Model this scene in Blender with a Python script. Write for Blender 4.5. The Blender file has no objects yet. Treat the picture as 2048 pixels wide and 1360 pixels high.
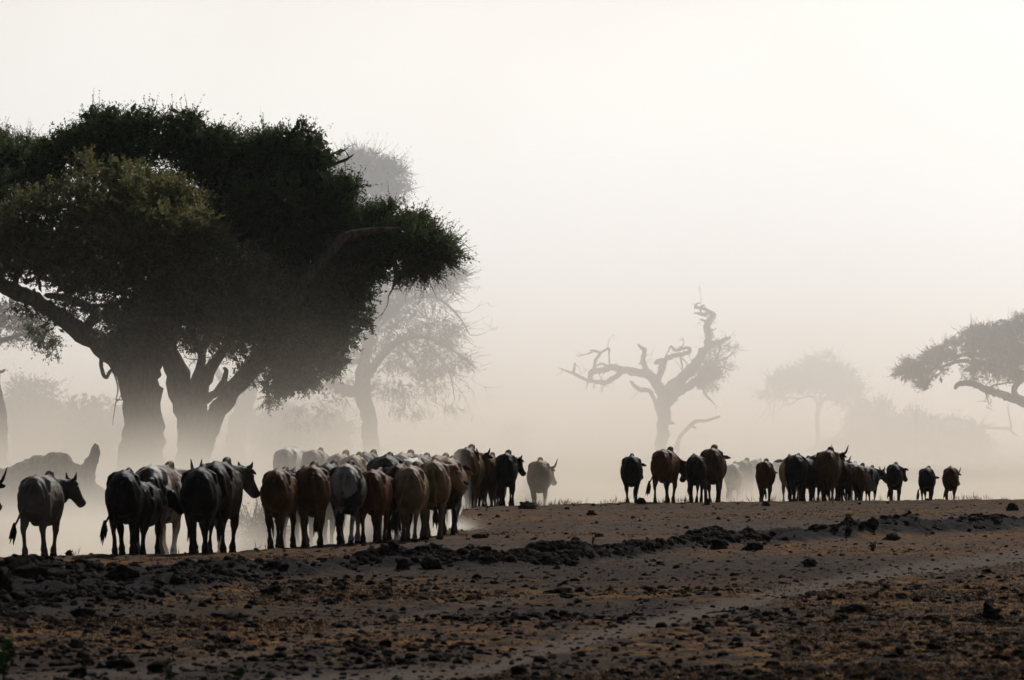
import bpy, bmesh, math, random
import numpy as np
from mathutils import Vector, Matrix, noise as mn

sc = bpy.context.scene
COL = sc.collection
R = math.radians

# ------------------------------------------------------------------ camera
F = 11786.0                     # focal length in photo pixels (photo is 2048 wide)
CAMZ = 2.7
HY = 795.0                      # row of the horizon
cam = bpy.data.cameras.new('camera')
camo = bpy.data.objects.new('camera', cam)
COL.objects.link(camo)
sc.camera = camo
cam.sensor_width = 36
cam.lens = F / 2048 * 36
cam.clip_start = 1
cam.clip_end = 20000
camo.location = (0, 0, CAMZ)
camo.rotation_euler = (R(90) + math.atan((HY - 680) / F), 0, 0)

cam.dof.use_dof = True
cam.dof.focus_distance = 128
cam.dof.aperture_fstop = 5.6

# ------------------------------------------------------------------ sky, sun, exposure
SUN_EL, SUN_AZ = R(35), R(18)
w = bpy.data.worlds.new('World')
sc.world = w
w.use_nodes = True
sky = w.node_tree.nodes.new('ShaderNodeTexSky')
sky.sky_type = 'NISHITA'
sky.sun_disc = False
sky.sun_elevation = SUN_EL
sky.sun_rotation = SUN_AZ
sky.dust_density = 1.5
sky.air_density = 1.0
w.node_tree.links.new(sky.outputs[0], w.node_tree.nodes['Background'].inputs[0])
w.node_tree.nodes['Background'].inputs[1].default_value = 0.05
sl = bpy.data.lights.new('sun', 'SUN')
sl.energy = 5.0
sl.angle = R(0.5)
sl.color = (1.0, 0.98, 0.955)
so = bpy.data.objects.new('sun', sl)
COL.objects.link(so)
sd = Vector((math.sin(SUN_AZ) * math.cos(SUN_EL), math.cos(SUN_AZ) * math.cos(SUN_EL), math.sin(SUN_EL)))
so.rotation_euler = sd.to_track_quat('Z', 'Y').to_euler()
so.location = (0, 0, 50)
sc.view_settings.view_transform = 'Standard'
sc.view_settings.look = 'None'
sc.view_settings.gamma = 1
sc.view_settings.exposure = -0.13
cy = sc.cycles
cy.use_denoising = True
cy.volume_bounces = 2
cy.max_bounces = 6
cy.diffuse_bounces = 2
cy.volume_step_rate = 1.0
cy.volume_max_steps = 256
cy.transparent_max_bounces = 16

# ------------------------------------------------------------------ helpers
def W(px, py, d):
    return Vector(((px - 1024) / F * d, d, CAMZ + (HY - py) / F * d))

def tag(o, label=None, cat=None, group=None, kind=None):
    if label: o['label'] = label
    if cat: o['category'] = cat
    if group: o['group'] = group
    if kind: o['kind'] = kind
    return o

def empty(name, loc, rz=0.0):
    o = bpy.data.objects.new(name, None)
    COL.objects.link(o)
    o.location = loc
    o.rotation_euler = (0, 0, rz)
    o.empty_display_size = 0.3
    return o

def link(name, me, mats, parent=None):
    o = bpy.data.objects.new(name, me)
    COL.objects.link(o)
    for m in (mats if isinstance(mats, (list, tuple)) else [mats]):
        me.materials.append(m)
    if parent: o.parent = parent
    return o

def mesh_np(name, V, Fc, smooth=False, col=None, mi=None):
    """V (n,3); Fc (m,k) faces all of the same k; col per-vertex float attribute 'tone'"""
    me = bpy.data.meshes.new(name)
    V = np.asarray(V, np.float32); Fc = np.asarray(Fc, np.int32)
    k = Fc.shape[1]
    me.vertices.add(len(V)); me.vertices.foreach_set('co', V.ravel())
    me.loops.add(Fc.size); me.loops.foreach_set('vertex_index', Fc.ravel())
    me.polygons.add(len(Fc))
    me.polygons.foreach_set('loop_start', np.arange(0, Fc.size, k, dtype=np.int32))
    if smooth: me.polygons.foreach_set('use_smooth', np.ones(len(Fc), bool))
    if mi is not None: me.polygons.foreach_set('material_index', np.asarray(mi, np.int32))
    me.update(calc_edges=True)
    if col is not None:
        for nm, c in col.items():
            a = me.attributes.new(nm, 'FLOAT', 'POINT'); a.data.foreach_set('value', np.asarray(c, np.float32))
    return me

class NT:
    def __init__(s, name, vol=False):
        s.m = bpy.data.materials.new(name); s.m.use_nodes = True
        s.t = s.m.node_tree; s.t.nodes.clear()
        s.out = s.n('OutputMaterial')
    def n(s, typ, **kw):
        x = s.t.nodes.new('ShaderNode' + typ)
        for k, v in kw.items():
            if isinstance(k, str) and hasattr(x, k): setattr(x, k, v)
        return x
    def set(s, sock, v):
        if isinstance(v, bpy.types.NodeSocket): s.t.links.new(v, sock)
        elif isinstance(v, (tuple, list)) and len(v) == 3 and sock.type == 'RGBA': sock.default_value = (*v, 1)
        else: sock.default_value = v
    def math(s, op, a, b=0.0, c=None, clamp=False):
        x = s.n('Math', operation=op); x.use_clamp = clamp
        s.set(x.inputs[0], a)
        s.set(x.inputs[1], b)
        if c is not None: s.set(x.inputs[2], c)
        return x.outputs[0]
    def noise(s, vec, scale, detail=4, rough=.55, dist=0):
        x = s.n('TexNoise'); s.set(x.inputs['Vector'], vec); x.inputs['Scale'].default_value = scale
        x.inputs['Detail'].default_value = detail; x.inputs['Roughness'].default_value = rough; x.inputs['Distortion'].default_value = dist
        return x.outputs['Fac']
    def ramp(s, v, a, b, lo=0.0, hi=1.0):
        x = s.n('MapRange'); x.interpolation_type = 'SMOOTHSTEP'
        s.set(x.inputs[0], v)
        for i, q in zip((1, 2, 3, 4), (a, b, lo, hi)): s.set(x.inputs[i], q)
        return x.outputs[0]
    def mix(s, f, a, b):
        x = s.n('Mix', data_type='RGBA')
        s.set(x.inputs[0], f); s.set(x.inputs[6], a); s.set(x.inputs[7], b)
        return x.outputs[2]
    def attr(s, name):
        x = s.n('Attribute'); x.attribute_name = name
        return x.outputs['Fac']
    def pos(s, kind='Object'):
        return s.n('TexCoord').outputs[kind]
    def scaled(s, vec, sc3):
        x = s.n('VectorMath', operation='MULTIPLY'); s.set(x.inputs[0], vec); x.inputs[1].default_value = sc3
        return x.outputs[0]
    def bsdf(s, color, rough=.9, spec=.1, bump=None, bstr=.5, bdist=.02, sheen=0.0):
        b = s.n('BsdfPrincipled')
        s.set(b.inputs['Base Color'], color); s.set(b.inputs['Roughness'], rough)
        b.inputs['Specular IOR Level'].default_value = spec
        if sheen:
            b.inputs['Sheen Weight'].default_value = sheen; b.inputs['Sheen Roughness'].default_value = .35
        if bump is not None:
            u = s.n('Bump'); u.inputs['Strength'].default_value = bstr; u.inputs['Distance'].default_value = bdist
            s.set(u.inputs['Height'], bump); s.t.links.new(u.outputs[0], b.inputs['Normal'])
        s.t.links.new(b.outputs[0], s.out.inputs['Surface'])
        return b

def lerp_tab(tab):
    xs = [t[0] for t in tab]; ys = [t[1] for t in tab]
    return lambda v: np.interp(v, xs, ys)

# crest line of the bank the herd walks along: distance as a function of the bearing (photo column)
CREST = lerp_tab([(-600, 98), (0, 100.5), (250, 101.2), (500, 103.6), (560, 106), (700, 109), (800, 111.5), (880, 116), (905, 124),
                  (925, 141), (960, 147.5), (1300, 151.5), (1700, 154.5), (2048, 156.5), (2700, 162)])
rs = np.random.RandomState(7)
WAVES = [(rs.uniform(0, 2 * math.pi), rs.uniform(.75, 1.3) * k, rs.uniform(0, 6.28), rs.uniform(0, 6.28)) for k in (.25, .35, .6, .9, 1.4, 2.1, 3.0, 4.4, 6.0, 8.0, 9.5, 12.) for _ in range(3)]
def wav(x, y, lo, hi, p=1.0):
    s = 0
    n = 0
    for a, k, f, g in WAVES:
        if lo <= k <= hi:
            s = s + np.sin((x * math.cos(a) + y * math.sin(a)) * k + f + 1.3 * np.sin((y * math.cos(a) - x * math.sin(a)) * k * .7 + g)) / k ** p
            n += 1 / k ** (2 * p)
    return s / math.sqrt(max(n, 1e-9))

# berm of dark clods, as (photo column, distance, half width m, height m)
BERM = [(-600, 78, 11, .17), (0, 80, 10, .18), (120, 83, 8.0, .18), (300, 84, 6.5, .14), (500, 89.5, 3.6, .13), (800, 94.5, 2.5, .14), (900, 95, 2.4, .15), (1150, 97.5, 2.6, .13),
        (1300, 103, 2.2, .09), (1450, 108, 2.2, .14), (1600, 111, 2.2, .15), (1750, 115, 2.6, .20), (2048, 122, 3.0, .16), (2700, 134, 3.5, .16)]
b_y = lerp_tab([(b[0], b[1]) for b in BERM]); b_w = lerp_tab([(b[0], b[2]) for b in BERM]); b_h = lerp_tab([(b[0], b[3]) for b in BERM])
def pxof(x, y): return 1024 + x / np.maximum(y, 5.0) * F
# pale track crossing the foreground
t_y = lerp_tab([(400, 55), (950, 58.5), (1300, 70), (1450, 76), (1600, 83), (1800, 92), (2048, 101), (2700, 122)])
t2_y = lerp_tab([(-200, 55), (300, 58), (500, 61.8), (870, 74), (1100, 82), (1300, 88)])
def masks(x, y):
    px = pxof(x, y)
    q = (y - b_y(px) + 1.2 * wav(x, y, .3, 1)) / b_w(px)
    berm = np.clip(1.35 - np.abs(q), 0, 1) ** 1
    berm = berm * berm * (3 - 2 * berm)
    berm = np.where((y > 40) & (y < 170), berm, 0)
    tw = 1.0 + (y - 55) * .042
    track = np.clip(1.6 - np.abs(y - t_y(px) + .6 * wav(x, y, .3, 1.5)) / tw / 1.2, 0, 1)
    track = track * track * (3 - 2 * track) * (px > 500) * (y > 40)
    tr2 = np.clip(1.4 - np.abs(y - t2_y(px) + .5 * wav(x, y, .3, 1.5)) / 1.3, 0, 1) * .55 * (y > 40) * np.clip((1250 - px) / 300, 0, 1)
    track = np.maximum(track, tr2)
    return berm, track
def Z(x, y):
    x = np.asarray(x, float); y = np.asarray(y, float)
    px = pxof(x, y)
    s = y - CREST(px)
    fade = np.exp(-np.maximum(0, np.abs(y - 100) - 80) / 100)
    z = (.018 * wav(x, y, .2, 1.0) + .012 * wav(x, y, 1.0, 4.0) + .006 * wav(x, y, 4.0, 13.)) * fade
    sp = np.maximum(s, 0)
    z = z - .34 * (1 - np.exp(-sp / 3.0)) * (1 - np.clip((sp - 16) / 24, 0, 1)) * (y > 50)
    lf = np.clip((930 - px) / 40, 0, 1)
    z = z + .30 * lf * np.clip((sp - 5) / 12, 0, 1) * np.clip((170 - y) / 15, 0, 1) * (y > 50)
    berm, track = masks(x, y)
    z = z + berm * (b_h(px) * (1 + .35 * wav(x, y, .3, 1.0)) + .07 * wav(x, y, 1.0, 4.5) * fade) + (berm * .035) * wav(x, y, 4, 13)
    z = z - .03 * track
    z = z + .010 * wav(x, y, 7.5, 13) * fade * (y < 165)
    return z
def zg(x, y): return float(Z(x, y))
def gpt(px, py):
    """point of the flat ground seen at a photo position"""
    d = CAMZ * F / (py - HY)
    return (px - 1024) / F * d, d

# ------------------------------------------------------------------ materials
def mat_ground():
    s = NT('dry_soil')
    P = s.pos()
    A, B, C = s.attr('berm'), s.attr('track'), s.attr('straw')
    n1 = s.noise(P, .35, 5, .6); n2 = s.noise(P, 2.2, 6, .65); n3 = s.noise(P, 9, 6, .7); n4 = s.noise(P, 38, 3, .7)
    soil = s.mix(s.ramp(n2, .3, .7), (.060, .040, .028), (.115, .079, .056))
    soil = s.mix(s.math('MULTIPLY', s.ramp(n3, .45, .72), s.ramp(n1, .35, .65, .3, 1.0)), soil, (.022, .016, .013))
    near_ = s.n('SeparateXYZ'); s.set(near_.inputs[0], P)
    soil = s.mix(s.math('MULTIPLY', s.ramp(s.math('ADD', near_.outputs[1], s.math('MULTIPLY', n1, 20)), 96, 122, .95, 0), s.ramp(s.noise(P, 5, 7, .75), .29, .52)), soil, (.024, .0165, .012))
    soil = s.mix(s.math('MULTIPLY', s.ramp(n4, .56, .7), .6), soil, (.13, .10, .085))
    straw = s.mix(s.ramp(n3, .35, .65), (.075, .034, .011), (.25, .120, .032))
    f = s.math('MULTIPLY', s.ramp(s.noise(P, 1.3, 5, .7), .42, .62), C)
    soil = s.mix(f, soil, straw)
    dark = s.mix(s.ramp(n3, .35, .7), (.008, .007, .008), (.030, .025, .023))
    f = s.math('MULTIPLY', s.ramp(A, .05, .6), s.ramp(n2, .15, .42))
    soil = s.mix(f, soil, dark)
    soil = s.mix(s.math('MULTIPLY', B, s.ramp(n3, .2, .6, .5, .95)), soil, (.118, .088, .068))
    h = s.math('ADD', s.math('MULTIPLY', n3, 1.0), s.math('MULTIPLY', n4, .4))
    s.bsdf(soil, 1.0, .02, h, 1.0, .09)
    return s.m
def mat_rock(name, c1, c2, sc_=6):
    s = NT(name); P = s.pos()
    n = s.noise(P, sc_, 6, .65)
    s.bsdf(s.mix(s.ramp(n, .3, .7), c1, c2), 1.0, .02, s.noise(P, sc_ * 2.5, 8, .75), 1.0, .10)
    return s.m
def mat_bark(name, c1, c2):
    s = NT(name); P = s.pos()
    n = s.noise(s.scaled(P, (5, 5, 1.1)), 2.0, 6, .65, .5)
    s.bsdf(s.mix(s.ramp(n, .3, .7), c1, c2), .95, .08, n, 1.0, .06)
    return s.m
def mat_leaf(name, dark, mid, warm, trans=.25):
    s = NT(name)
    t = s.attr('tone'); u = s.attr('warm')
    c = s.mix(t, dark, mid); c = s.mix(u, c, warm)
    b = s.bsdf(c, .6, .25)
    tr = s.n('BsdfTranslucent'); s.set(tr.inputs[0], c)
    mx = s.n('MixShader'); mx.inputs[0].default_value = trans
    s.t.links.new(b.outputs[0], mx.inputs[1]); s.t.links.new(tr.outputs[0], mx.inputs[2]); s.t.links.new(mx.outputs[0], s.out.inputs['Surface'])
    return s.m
def mat_straw(name, c1, c2):
    s = NT(name)
    c = s.mix(s.attr('tone'), c1, c2)
    s.bsdf(c, .8, .1)
    return s.m
def mat_coat(name, base, alt, patch=None, thr=.5, seed=0.0, leg=None, psc=1.7):
    """base coat mottled towards alt, optional second colour in large patches, darker lower legs"""
    s = NT(name); P = s.pos()
    off = s.n('VectorMath', operation='ADD'); s.set(off.inputs[0], P); off.inputs[1].default_value = (seed, seed * 1.7, seed * .6)
    Q = off.outputs[0]
    c = s.mix(s.ramp(s.noise(Q, 2.6, 6, .65), .38, .62), base, alt)
    if patch is not None:
        c = s.mix(s.ramp(s.noise(Q, psc, 3, .5, .4), thr - .015, thr + .015), c, patch)
    sep = s.n('SeparateXYZ'); s.set(sep.inputs[0], P)
    if leg is not None:
        c = s.mix(s.ramp(s.math('ADD', sep.outputs[2], s.math('MULTIPLY', s.noise(Q, 5, 3), .25)), .30, .75, 1.0, 0.0), c, leg)
    # dust settled on the coat
    c = s.mix(s.ramp(s.noise(Q, 7, 6, .7), .5, .8, 0, .22), c, (.09, .065, .045))
    hair = s.noise(s.scaled(Q, (30, 30, 8)), 3, 4, .7)
    h = s.math('ADD', s.math('MULTIPLY', hair, .25), s.noise(Q, 9, 4, .6))
    s.bsdf(c, .55, .022, h, .7, .035)
    return s.m

M = {}
M['ground'] = mat_ground()
M['clod'] = mat_rock('dark_clod', (.008, .006, .0055), (.036, .026, .020))
M['clod2'] = mat_rock('brown_clod', (.035, .025, .02), (.085, .062, .05))
M['pale'] = mat_rock('pale_stone', (.20, .17, .15), (.38, .34, .31))
M['bark'] = mat_bark('bark', (.050, .036, .026), (.12, .088, .062))
M['bark_grey'] = mat_bark('bark_grey', (.06, .05, .045), (.14, .12, .105))
M['deadwood'] = mat_bark('deadwood', (.045, .038, .034), (.12, .10, .09))
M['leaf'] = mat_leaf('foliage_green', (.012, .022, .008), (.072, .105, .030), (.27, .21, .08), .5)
M['leaf_grey'] = mat_leaf('foliage_dry', (.03, .03, .02), (.06, .06, .035), (.09, .075, .05))
M['straw'] = mat_straw('dry_straw', (.09, .042, .014), (.30, .16, .055))
M['green'] = mat_straw('green_leaf', (.02, .045, .008), (.05, .10, .015))
M['hoof'] = mat_rock('hoof', (.012, .010, .009), (.03, .026, .022), 20)
M['horn'] = mat_rock('horn_keratin', (.03, .026, .022), (.10, .085, .07), 20)
_e = NT('eye_wet'); _e.bsdf((.008, .006, .005), .12, .5); M['eye'] = _e.m

# ------------------------------------------------------------------ the ground
xs = np.unique(np.concatenate([np.linspace(-17, 17, 420), np.geomspace(17, 6000, 50), -np.geomspace(17, 6000, 50)]))
ys = np.unique(np.concatenate([-np.geomspace(1, 3000, 20), np.linspace(0, 50, 26), np.linspace(50, 92, 420), np.linspace(92, 160, 460), np.linspace(160, 230, 90), np.geomspace(230, 9000, 60)]))
GX, GY = np.meshgrid(xs, ys)
gx, gy = GX.ravel(), GY.ravel()
gz = Z(gx, gy)
bm_, tk_ = masks(gx, gy)
gpx = pxof(gx, gy)
straw = np.clip(.5 + .6 * wav(gx, gy, .2, 1.0) + np.where(gy < 88, .15, -.1) + np.clip((gpx - 1450) / 300, 0, 1) * np.clip((88 - gy) / 10, 0, 1) * .5 + np.exp(-((gy - CREST(gpx) + 1.5) / 2.2) ** 2) * .5, 0, 1)
n1, n2 = len(ys), len(xs)
idx = np.arange(n1 * n2).reshape(n1, n2)
fc = np.stack([idx[:-1, :-1], idx[:-1, 1:], idx[1:, 1:], idx[1:, :-1]], -1).reshape(-1, 4)
g = link('ground', mesh_np('ground', np.stack([gx, gy, gz], 1), fc, True, {'berm': bm_, 'track': tk_, 'straw': straw}), M['ground'])
tag(g, kind='structure')

# ------------------------------------------------------------------ tubes, sprigs, voxel merging
def catmull(pts, n=5):
    pts = [np.array(p, float) for p in pts]
    if len(pts) < 3: n = max(n, 4)
    P = [2 * pts[0] - pts[1]] + pts + [2 * pts[-1] - pts[-2]]
    out = []
    for i in range(1, len(P) - 2):
        for k in range(n):
            t = k / n
            out.append(.5 * ((2 * P[i]) + (-P[i - 1] + P[i + 1]) * t + (2 * P[i - 1] - 5 * P[i] + 4 * P[i + 1] - P[i + 2]) * t * t + (-P[i - 1] + 3 * P[i] - 3 * P[i + 1] + P[i + 2]) * t ** 3))
    out.append(P[-2])
    return out

class Geo:
    """collects quads (numpy)"""
    def __init__(s): s.V = []; s.F = []; s.n = 0; s.mi = []
    def add(s, V, Fc, mi=0):
        V = np.asarray(V, float); Fc = np.asarray(Fc, int)
        s.V.append(V); s.F.append(Fc + s.n); s.n += len(V); s.mi += [mi] * len(Fc)
    def tube(s, pts, sides=8, rough=0.0, rnd=None, cap=True, ell=None, mi=0, power=1.0, up=None):
        """pts: (x,y,z,r) or (x,y,z,rw,rh)"""
        P = np.array(pts, float)
        n = len(P)
        C = P[:, :3]
        T = np.gradient(C, axis=0)
        T /= np.maximum(np.linalg.norm(T, axis=1, keepdims=True), 1e-9)
        rings = []
        ref = np.array(up if up is not None else (0.13, 1, .07), float)
        for i in range(n):
            u = ref - T[i] * ref.dot(T[i]); u /= max(np.linalg.norm(u), 1e-9)
            v = np.cross(T[i], u)
            if up is None: ref = u
            a = np.linspace(0, 2 * math.pi, sides, endpoint=False)
            rw = P[i, 3]; rh = P[i, 4] if P.shape[1] > 4 else rw
            ca, sa = np.cos(a), np.sin(a)
            if power != 1.0:
                ca = np.sign(ca) * np.abs(ca) ** power; sa = np.sign(sa) * np.abs(sa) ** power
            rr = 1.0
            if rough and rnd is not None: rr = 1 + rough * rnd.uniform(-1, 1, sides)
            rings.append(C[i] + np.outer(ca * rr * rh, u) + np.outer(sa * rr * rw, v))
        V = np.concatenate(rings)
        k = sides
        Fc = []
        for i in range(n - 1):
            for j in range(k):
                j2 = (j + 1) % k
                Fc.append((i * k + j, i * k + j2, (i + 1) * k + j2, (i + 1) * k + j))
        if cap:
            for base, order in ((0, 1), ((n - 1) * k, 0)):
                V = np.vstack([V, V[base:base + k].mean(0)])
                c = len(V) - 1
                for j in range(0, k, 2):
                    a_, b_, c_ = base + j, base + (j + 1) % k, base + (j + 2) % k
                    Fc.append((c, c_, b_, a_) if order else (c, a_, b_, c_))
        s.add(V, Fc, mi)
    def blob(s, c, r, rot=None, seg=10, mi=0):
        th = np.linspace(0, math.pi, seg // 2 + 2)
        V = []
        for t in th:
            for a in np.linspace(0, 2 * math.pi, seg, endpoint=False):
                V.append((math.sin(t) * math.cos(a), math.sin(t) * math.sin(a), math.cos(t)))
        V = np.array(V) * np.array(r)
        if rot is not None: V = V @ np.array(rot.to_3x3()).T
        V = V + np.array(c)
        Fc = []
        for i in range(len(th) - 1):
            for j in range(seg):
                Fc.append((i * seg + j, (i + 1) * seg + j, (i + 1) * seg + (j + 1) % seg, i * seg + (j + 1) % seg))
        s.add(V, Fc, mi)
    def xform(s, fn):
        s.V = [fn(v) for v in s.V]
    def mesh(s, name, smooth=True):
        return mesh_np(name, np.concatenate(s.V), np.concatenate(s.F), smooth, mi=s.mi)

def voxel(geo, name, vs, it=3, fac=.5):
    """merge the closed shells of geo into one skin"""
    me = geo.mesh(name + '_tmp')
    o = bpy.data.objects.new(name, me); COL.objects.link(o)
    m = o.modifiers.new('r', 'REMESH'); m.mode = 'VOXEL'; m.voxel_size = vs; m.adaptivity = 0.0; m.use_smooth_shade = True
    m2 = o.modifiers.new('s', 'SMOOTH'); m2.factor = fac; m2.iterations = it
    dg = bpy.context.evaluated_depsgraph_get(); dg.update()
    out = bpy.data.meshes.new_from_object(o.evaluated_get(dg))
    out.name = name
    out.materials.clear()
    bpy.data.objects.remove(o); bpy.data.meshes.remove(me)
    return out

def displace(me, fn):
    n = len(me.vertices)
    V = np.empty(n * 3, np.float32); N = np.empty(n * 3, np.float32)
    me.vertices.foreach_get('co', V); me.vertices.foreach_get('normal', N)
    V = V.reshape(-1, 3); N = N.reshape(-1, 3)
    a = np.array([fn(Vector(p)) for p in V.tolist()], np.float32)
    me.vertices.foreach_set('co', (V + N * a[:, None]).ravel()); me.update()

def unit(v): return v / np.maximum(np.linalg.norm(v, axis=-1, keepdims=True), 1e-9)

class Leaves:
    def __init__(s, seed): s.r = np.random.RandomState(seed); s.V = []; s.tone = []; s.warm = []
    def kites(s, p, d, L, wd, tone, warm):
        """p base, d direction, L length, wd width: flat kite leaves"""
        n = len(p)
        side = unit(np.cross(d, s.r.normal(size=(n, 3))))
        L = np.broadcast_to(L, (n,))[:, None]; wd = np.broadcast_to(wd, (n,))[:, None]
        a = p; b = p + d * L * .45 + side * wd / 2; c = p + d * L; e = p + d * L * .45 - side * wd / 2
        s.V.append(np.stack([a, b, c, e], 1).reshape(-1, 3))
        s.tone.append(np.repeat(np.broadcast_to(tone, (n,)), 4)); s.warm.append(np.repeat(np.broadcast_to(warm, (n,)), 4))
    def sprigs(s, p, d, L, nl, leaf, tone, warm, twig=.012, spread=1.0):
        n = len(p)
        L = np.broadcast_to(L, (n,)).astype(float)
        d = unit(d)
        s.kites(p, d, L, twig * 1.6, tone * .4, warm * .6 + .1)
        t = s.r.uniform(.1, 1.0, (n, nl))
        q = p[:, None, :] + d[:, None, :] * (t * L[:, None])[:, :, None]
        q = q + s.r.normal(size=q.shape) * leaf * .25
        dd = unit(d[:, None, :] * .7 + s.r.normal(size=(n, nl, 3)) * spread * .6)
        ll = leaf * s.r.uniform(.55, 1.25, (n * nl))
        tn = np.repeat(tone, nl) + s.r.uniform(-.2, .2, n * nl); wm = np.repeat(warm, nl)
        s.kites(q.reshape(-1, 3), dd.reshape(-1, 3), ll, ll * .55, np.clip(tn, 0, 1), np.clip(wm, 0, 1))
    def blob(s, c, r, n, L=.45, nl=10, leaf=.09, warm=0.0, droop=0.0, fill=1.0, spike=0.0, tone=.5, lump=.16, inner=.62, flat=0.0, rag=0.0):
        rr = s.r
        v = unit(rr.normal(size=(n, 3)))
        ph = rr.uniform(0, 6.28, 6)
        f = 1 + lump * (np.sin(v[:, 0] * 4 + ph[0]) * np.sin(v[:, 2] * 5 + ph[1]) + .7 * np.sin(v[:, 0] * 9 + v[:, 1] * 7 + ph[2]) * np.sin(v[:, 2] * 8 + ph[3]) + .5 * np.sin(v[:, 0] * 17 + ph[4]) * np.sin(v[:, 2] * 15 + v[:, 1] * 9 + ph[5]))
        r = np.array(r)
        # sprigs gather in uneven sub-clumps sitting on the blob
        m_ = max(7, int(n / 32))
        cv = unit(rr.normal(size=(m_, 3)))
        cr = rr.uniform(.72 - .3 * rag, 1.06 + .12 * rag, m_)
        cs = rr.uniform(.14 - .04 * rag, .34 - .1 * rag, m_)
        k_ = rr.choice(m_, n, p=cs ** 2 / (cs ** 2).sum())
        w_ = unit(rr.normal(size=(n, 3)))
        off = cv[k_] * cr[k_, None] + w_ * (cs[k_] * rr.uniform(.2, 1, n) ** .5)[:, None] * np.array((1.15, 1.15, .8))
        q_ = rr.uniform(0, 1, n) < .22 * (1 - .8 * rag)
        off[q_] = (v * ((inner + (1 - inner) * rr.uniform(0, 1, n) ** .6) * f)[:, None])[q_]
        p = np.array(c) + off * r
        v = unit(unit(off) * .6 + w_ * .7)
        d = v * .6 + rr.normal(size=(n, 3)) * .6 + np.array((0, 0, .35 - droop * 1.3))
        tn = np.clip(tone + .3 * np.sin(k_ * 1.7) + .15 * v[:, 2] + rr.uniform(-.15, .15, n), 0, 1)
        wm = np.clip(warm * (.65 + .7 * np.sin(v[:, 2] * 5 + ph[3]) * np.sin(v[:, 0] * 7 + ph[4])) + rr.uniform(-.1, .1, n) * (warm > 0), 0, 1)
        s.sprigs(p, d, L * rr.uniform(.5, 1.2, n), nl, leaf, tn, wm)
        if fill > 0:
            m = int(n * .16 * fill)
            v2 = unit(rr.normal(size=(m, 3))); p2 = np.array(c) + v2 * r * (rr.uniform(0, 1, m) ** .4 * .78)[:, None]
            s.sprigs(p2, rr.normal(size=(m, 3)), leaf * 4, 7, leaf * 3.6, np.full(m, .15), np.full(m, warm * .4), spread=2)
        if spike > 0:
            m = int(n * spike)
            k = rr.randint(0, n, m)
            s.sprigs(p[k], d[k] * .6 + v[k] * .8, L * rr.uniform(1.2, 2.2, m), nl, leaf * .7, tn[k], wm[k], spread=.7)
    def mesh(s, name):
        V = np.concatenate(s.V)
        Fc = np.arange(len(V)).reshape(-1, 4)
        return mesh_np(name, V, Fc, False, {'tone': np.concatenate(s.tone), 'warm': np.concatenate(s.warm)})

def limb(geo, pts, d, rnd, sides=8, dy=None, wob=.25, rough=.08, n=5):
    """pts (px, py, r px[, dy m]) at distance d"""
    Q = []
    k = d / F
    y0 = 0.0
    for i, p in enumerate(pts):
        yo = p[3] if len(p) > 3 else (dy * i / max(1, len(pts) - 1) if dy else 0)
        w_ = W(p[0], p[1], d + yo)
        Q.append((w_.x, w_.y, w_.z, p[2] * k))
    C = catmull(Q, n)
    C = [np.array(c) for c in C]
    for i in range(1, len(C) - 1):
        C[i][:3] += rnd.normal(size=3) * C[i][3] * wob * .4
        C[i][3] = max(C[i][3], .006)
    C[-1][3] = max(C[-1][3] * .6, .005)
    geo.tube(C, sides, rough, rnd)
    return C

def twigs(geo, C, n, rnd, L=.8, r=.02, up=.2, depth=2):
    for _ in range(n):
        c = C[rnd.randint(len(C) // 3, len(C))]
        d = unit(rnd.normal(size=3) + np.array((0, 0, up)))
        l = L * rnd.uniform(.5, 1.3)
        pts = [(*c[:3], r)]
        p = np.array(c[:3])
        dd = d.copy()
        for k in range(4):
            dd = unit(dd + rnd.normal(size=3) * .35)
            p = p + dd * l / 4
            pts.append((*p, r * (1 - .2 * (k + 1))))
        geo.tube(pts, 4, 0, rnd, cap=False)
        if depth > 1 and l > .3: twigs(geo, [np.array(q) for q in pts], 2, rnd, L * .5, r * .6, up, depth - 1)

def tree(name, d, base_px, limbs, blobs, label, cat='tree', seed=1, bark='bark', leafm='leaf', group=None, sides=9, tw=0, twL=.8, part_names=('trunk', 'crown'), **kw):
    """limbs: lists for limb(); blobs: (px,py,rx,ry,dy,n[,opts]) in photo pixels at distance d"""
    rnd = np.random.RandomState(seed)
    bx = (base_px - 1024) / F * d
    root = empty(name, (bx, d, zg(bx, d) - .05))
    inv = np.array(root.location)
    G = Geo()
    for l in limbs:
        C = limb(G, l, d, rnd, sides, rough=kw.get('rough', .08), wob=kw.get('wob', .25))
        if tw: twigs(G, C, tw, rnd, twL, kw.get('twr', .02), kw.get('twup', .2))
    G.xform(lambda v: v - inv)
    link(part_names[0], G.mesh(part_names[0]), M[bark], root)
    if blobs:
        L = Leaves(seed + 50)
        k = d / F
        for b in blobs:
            o = dict(kw.get('leafopt', {}))
            if len(b) > 6: o.update(b[6])
            c = W(b[0], b[1], d + b[4])
            rx, ry = b[2] * k, b[3] * k * o.pop('flat_', 1.0)
            ryy = o.pop('ry', (rx + ry) * .55)
            L.blob(tuple(c), (rx, ryy, ry), b[5], **o)
        me = L.mesh(part_names[1])
        V = np.empty(len(me.vertices) * 3, np.float32); me.vertices.foreach_get('co', V)
        V = (V.reshape(-1, 3) - inv).astype(np.float32); me.vertices.foreach_set('co', V.ravel())
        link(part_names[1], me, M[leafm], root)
    tag(root, label, cat, group)
    return root

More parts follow.
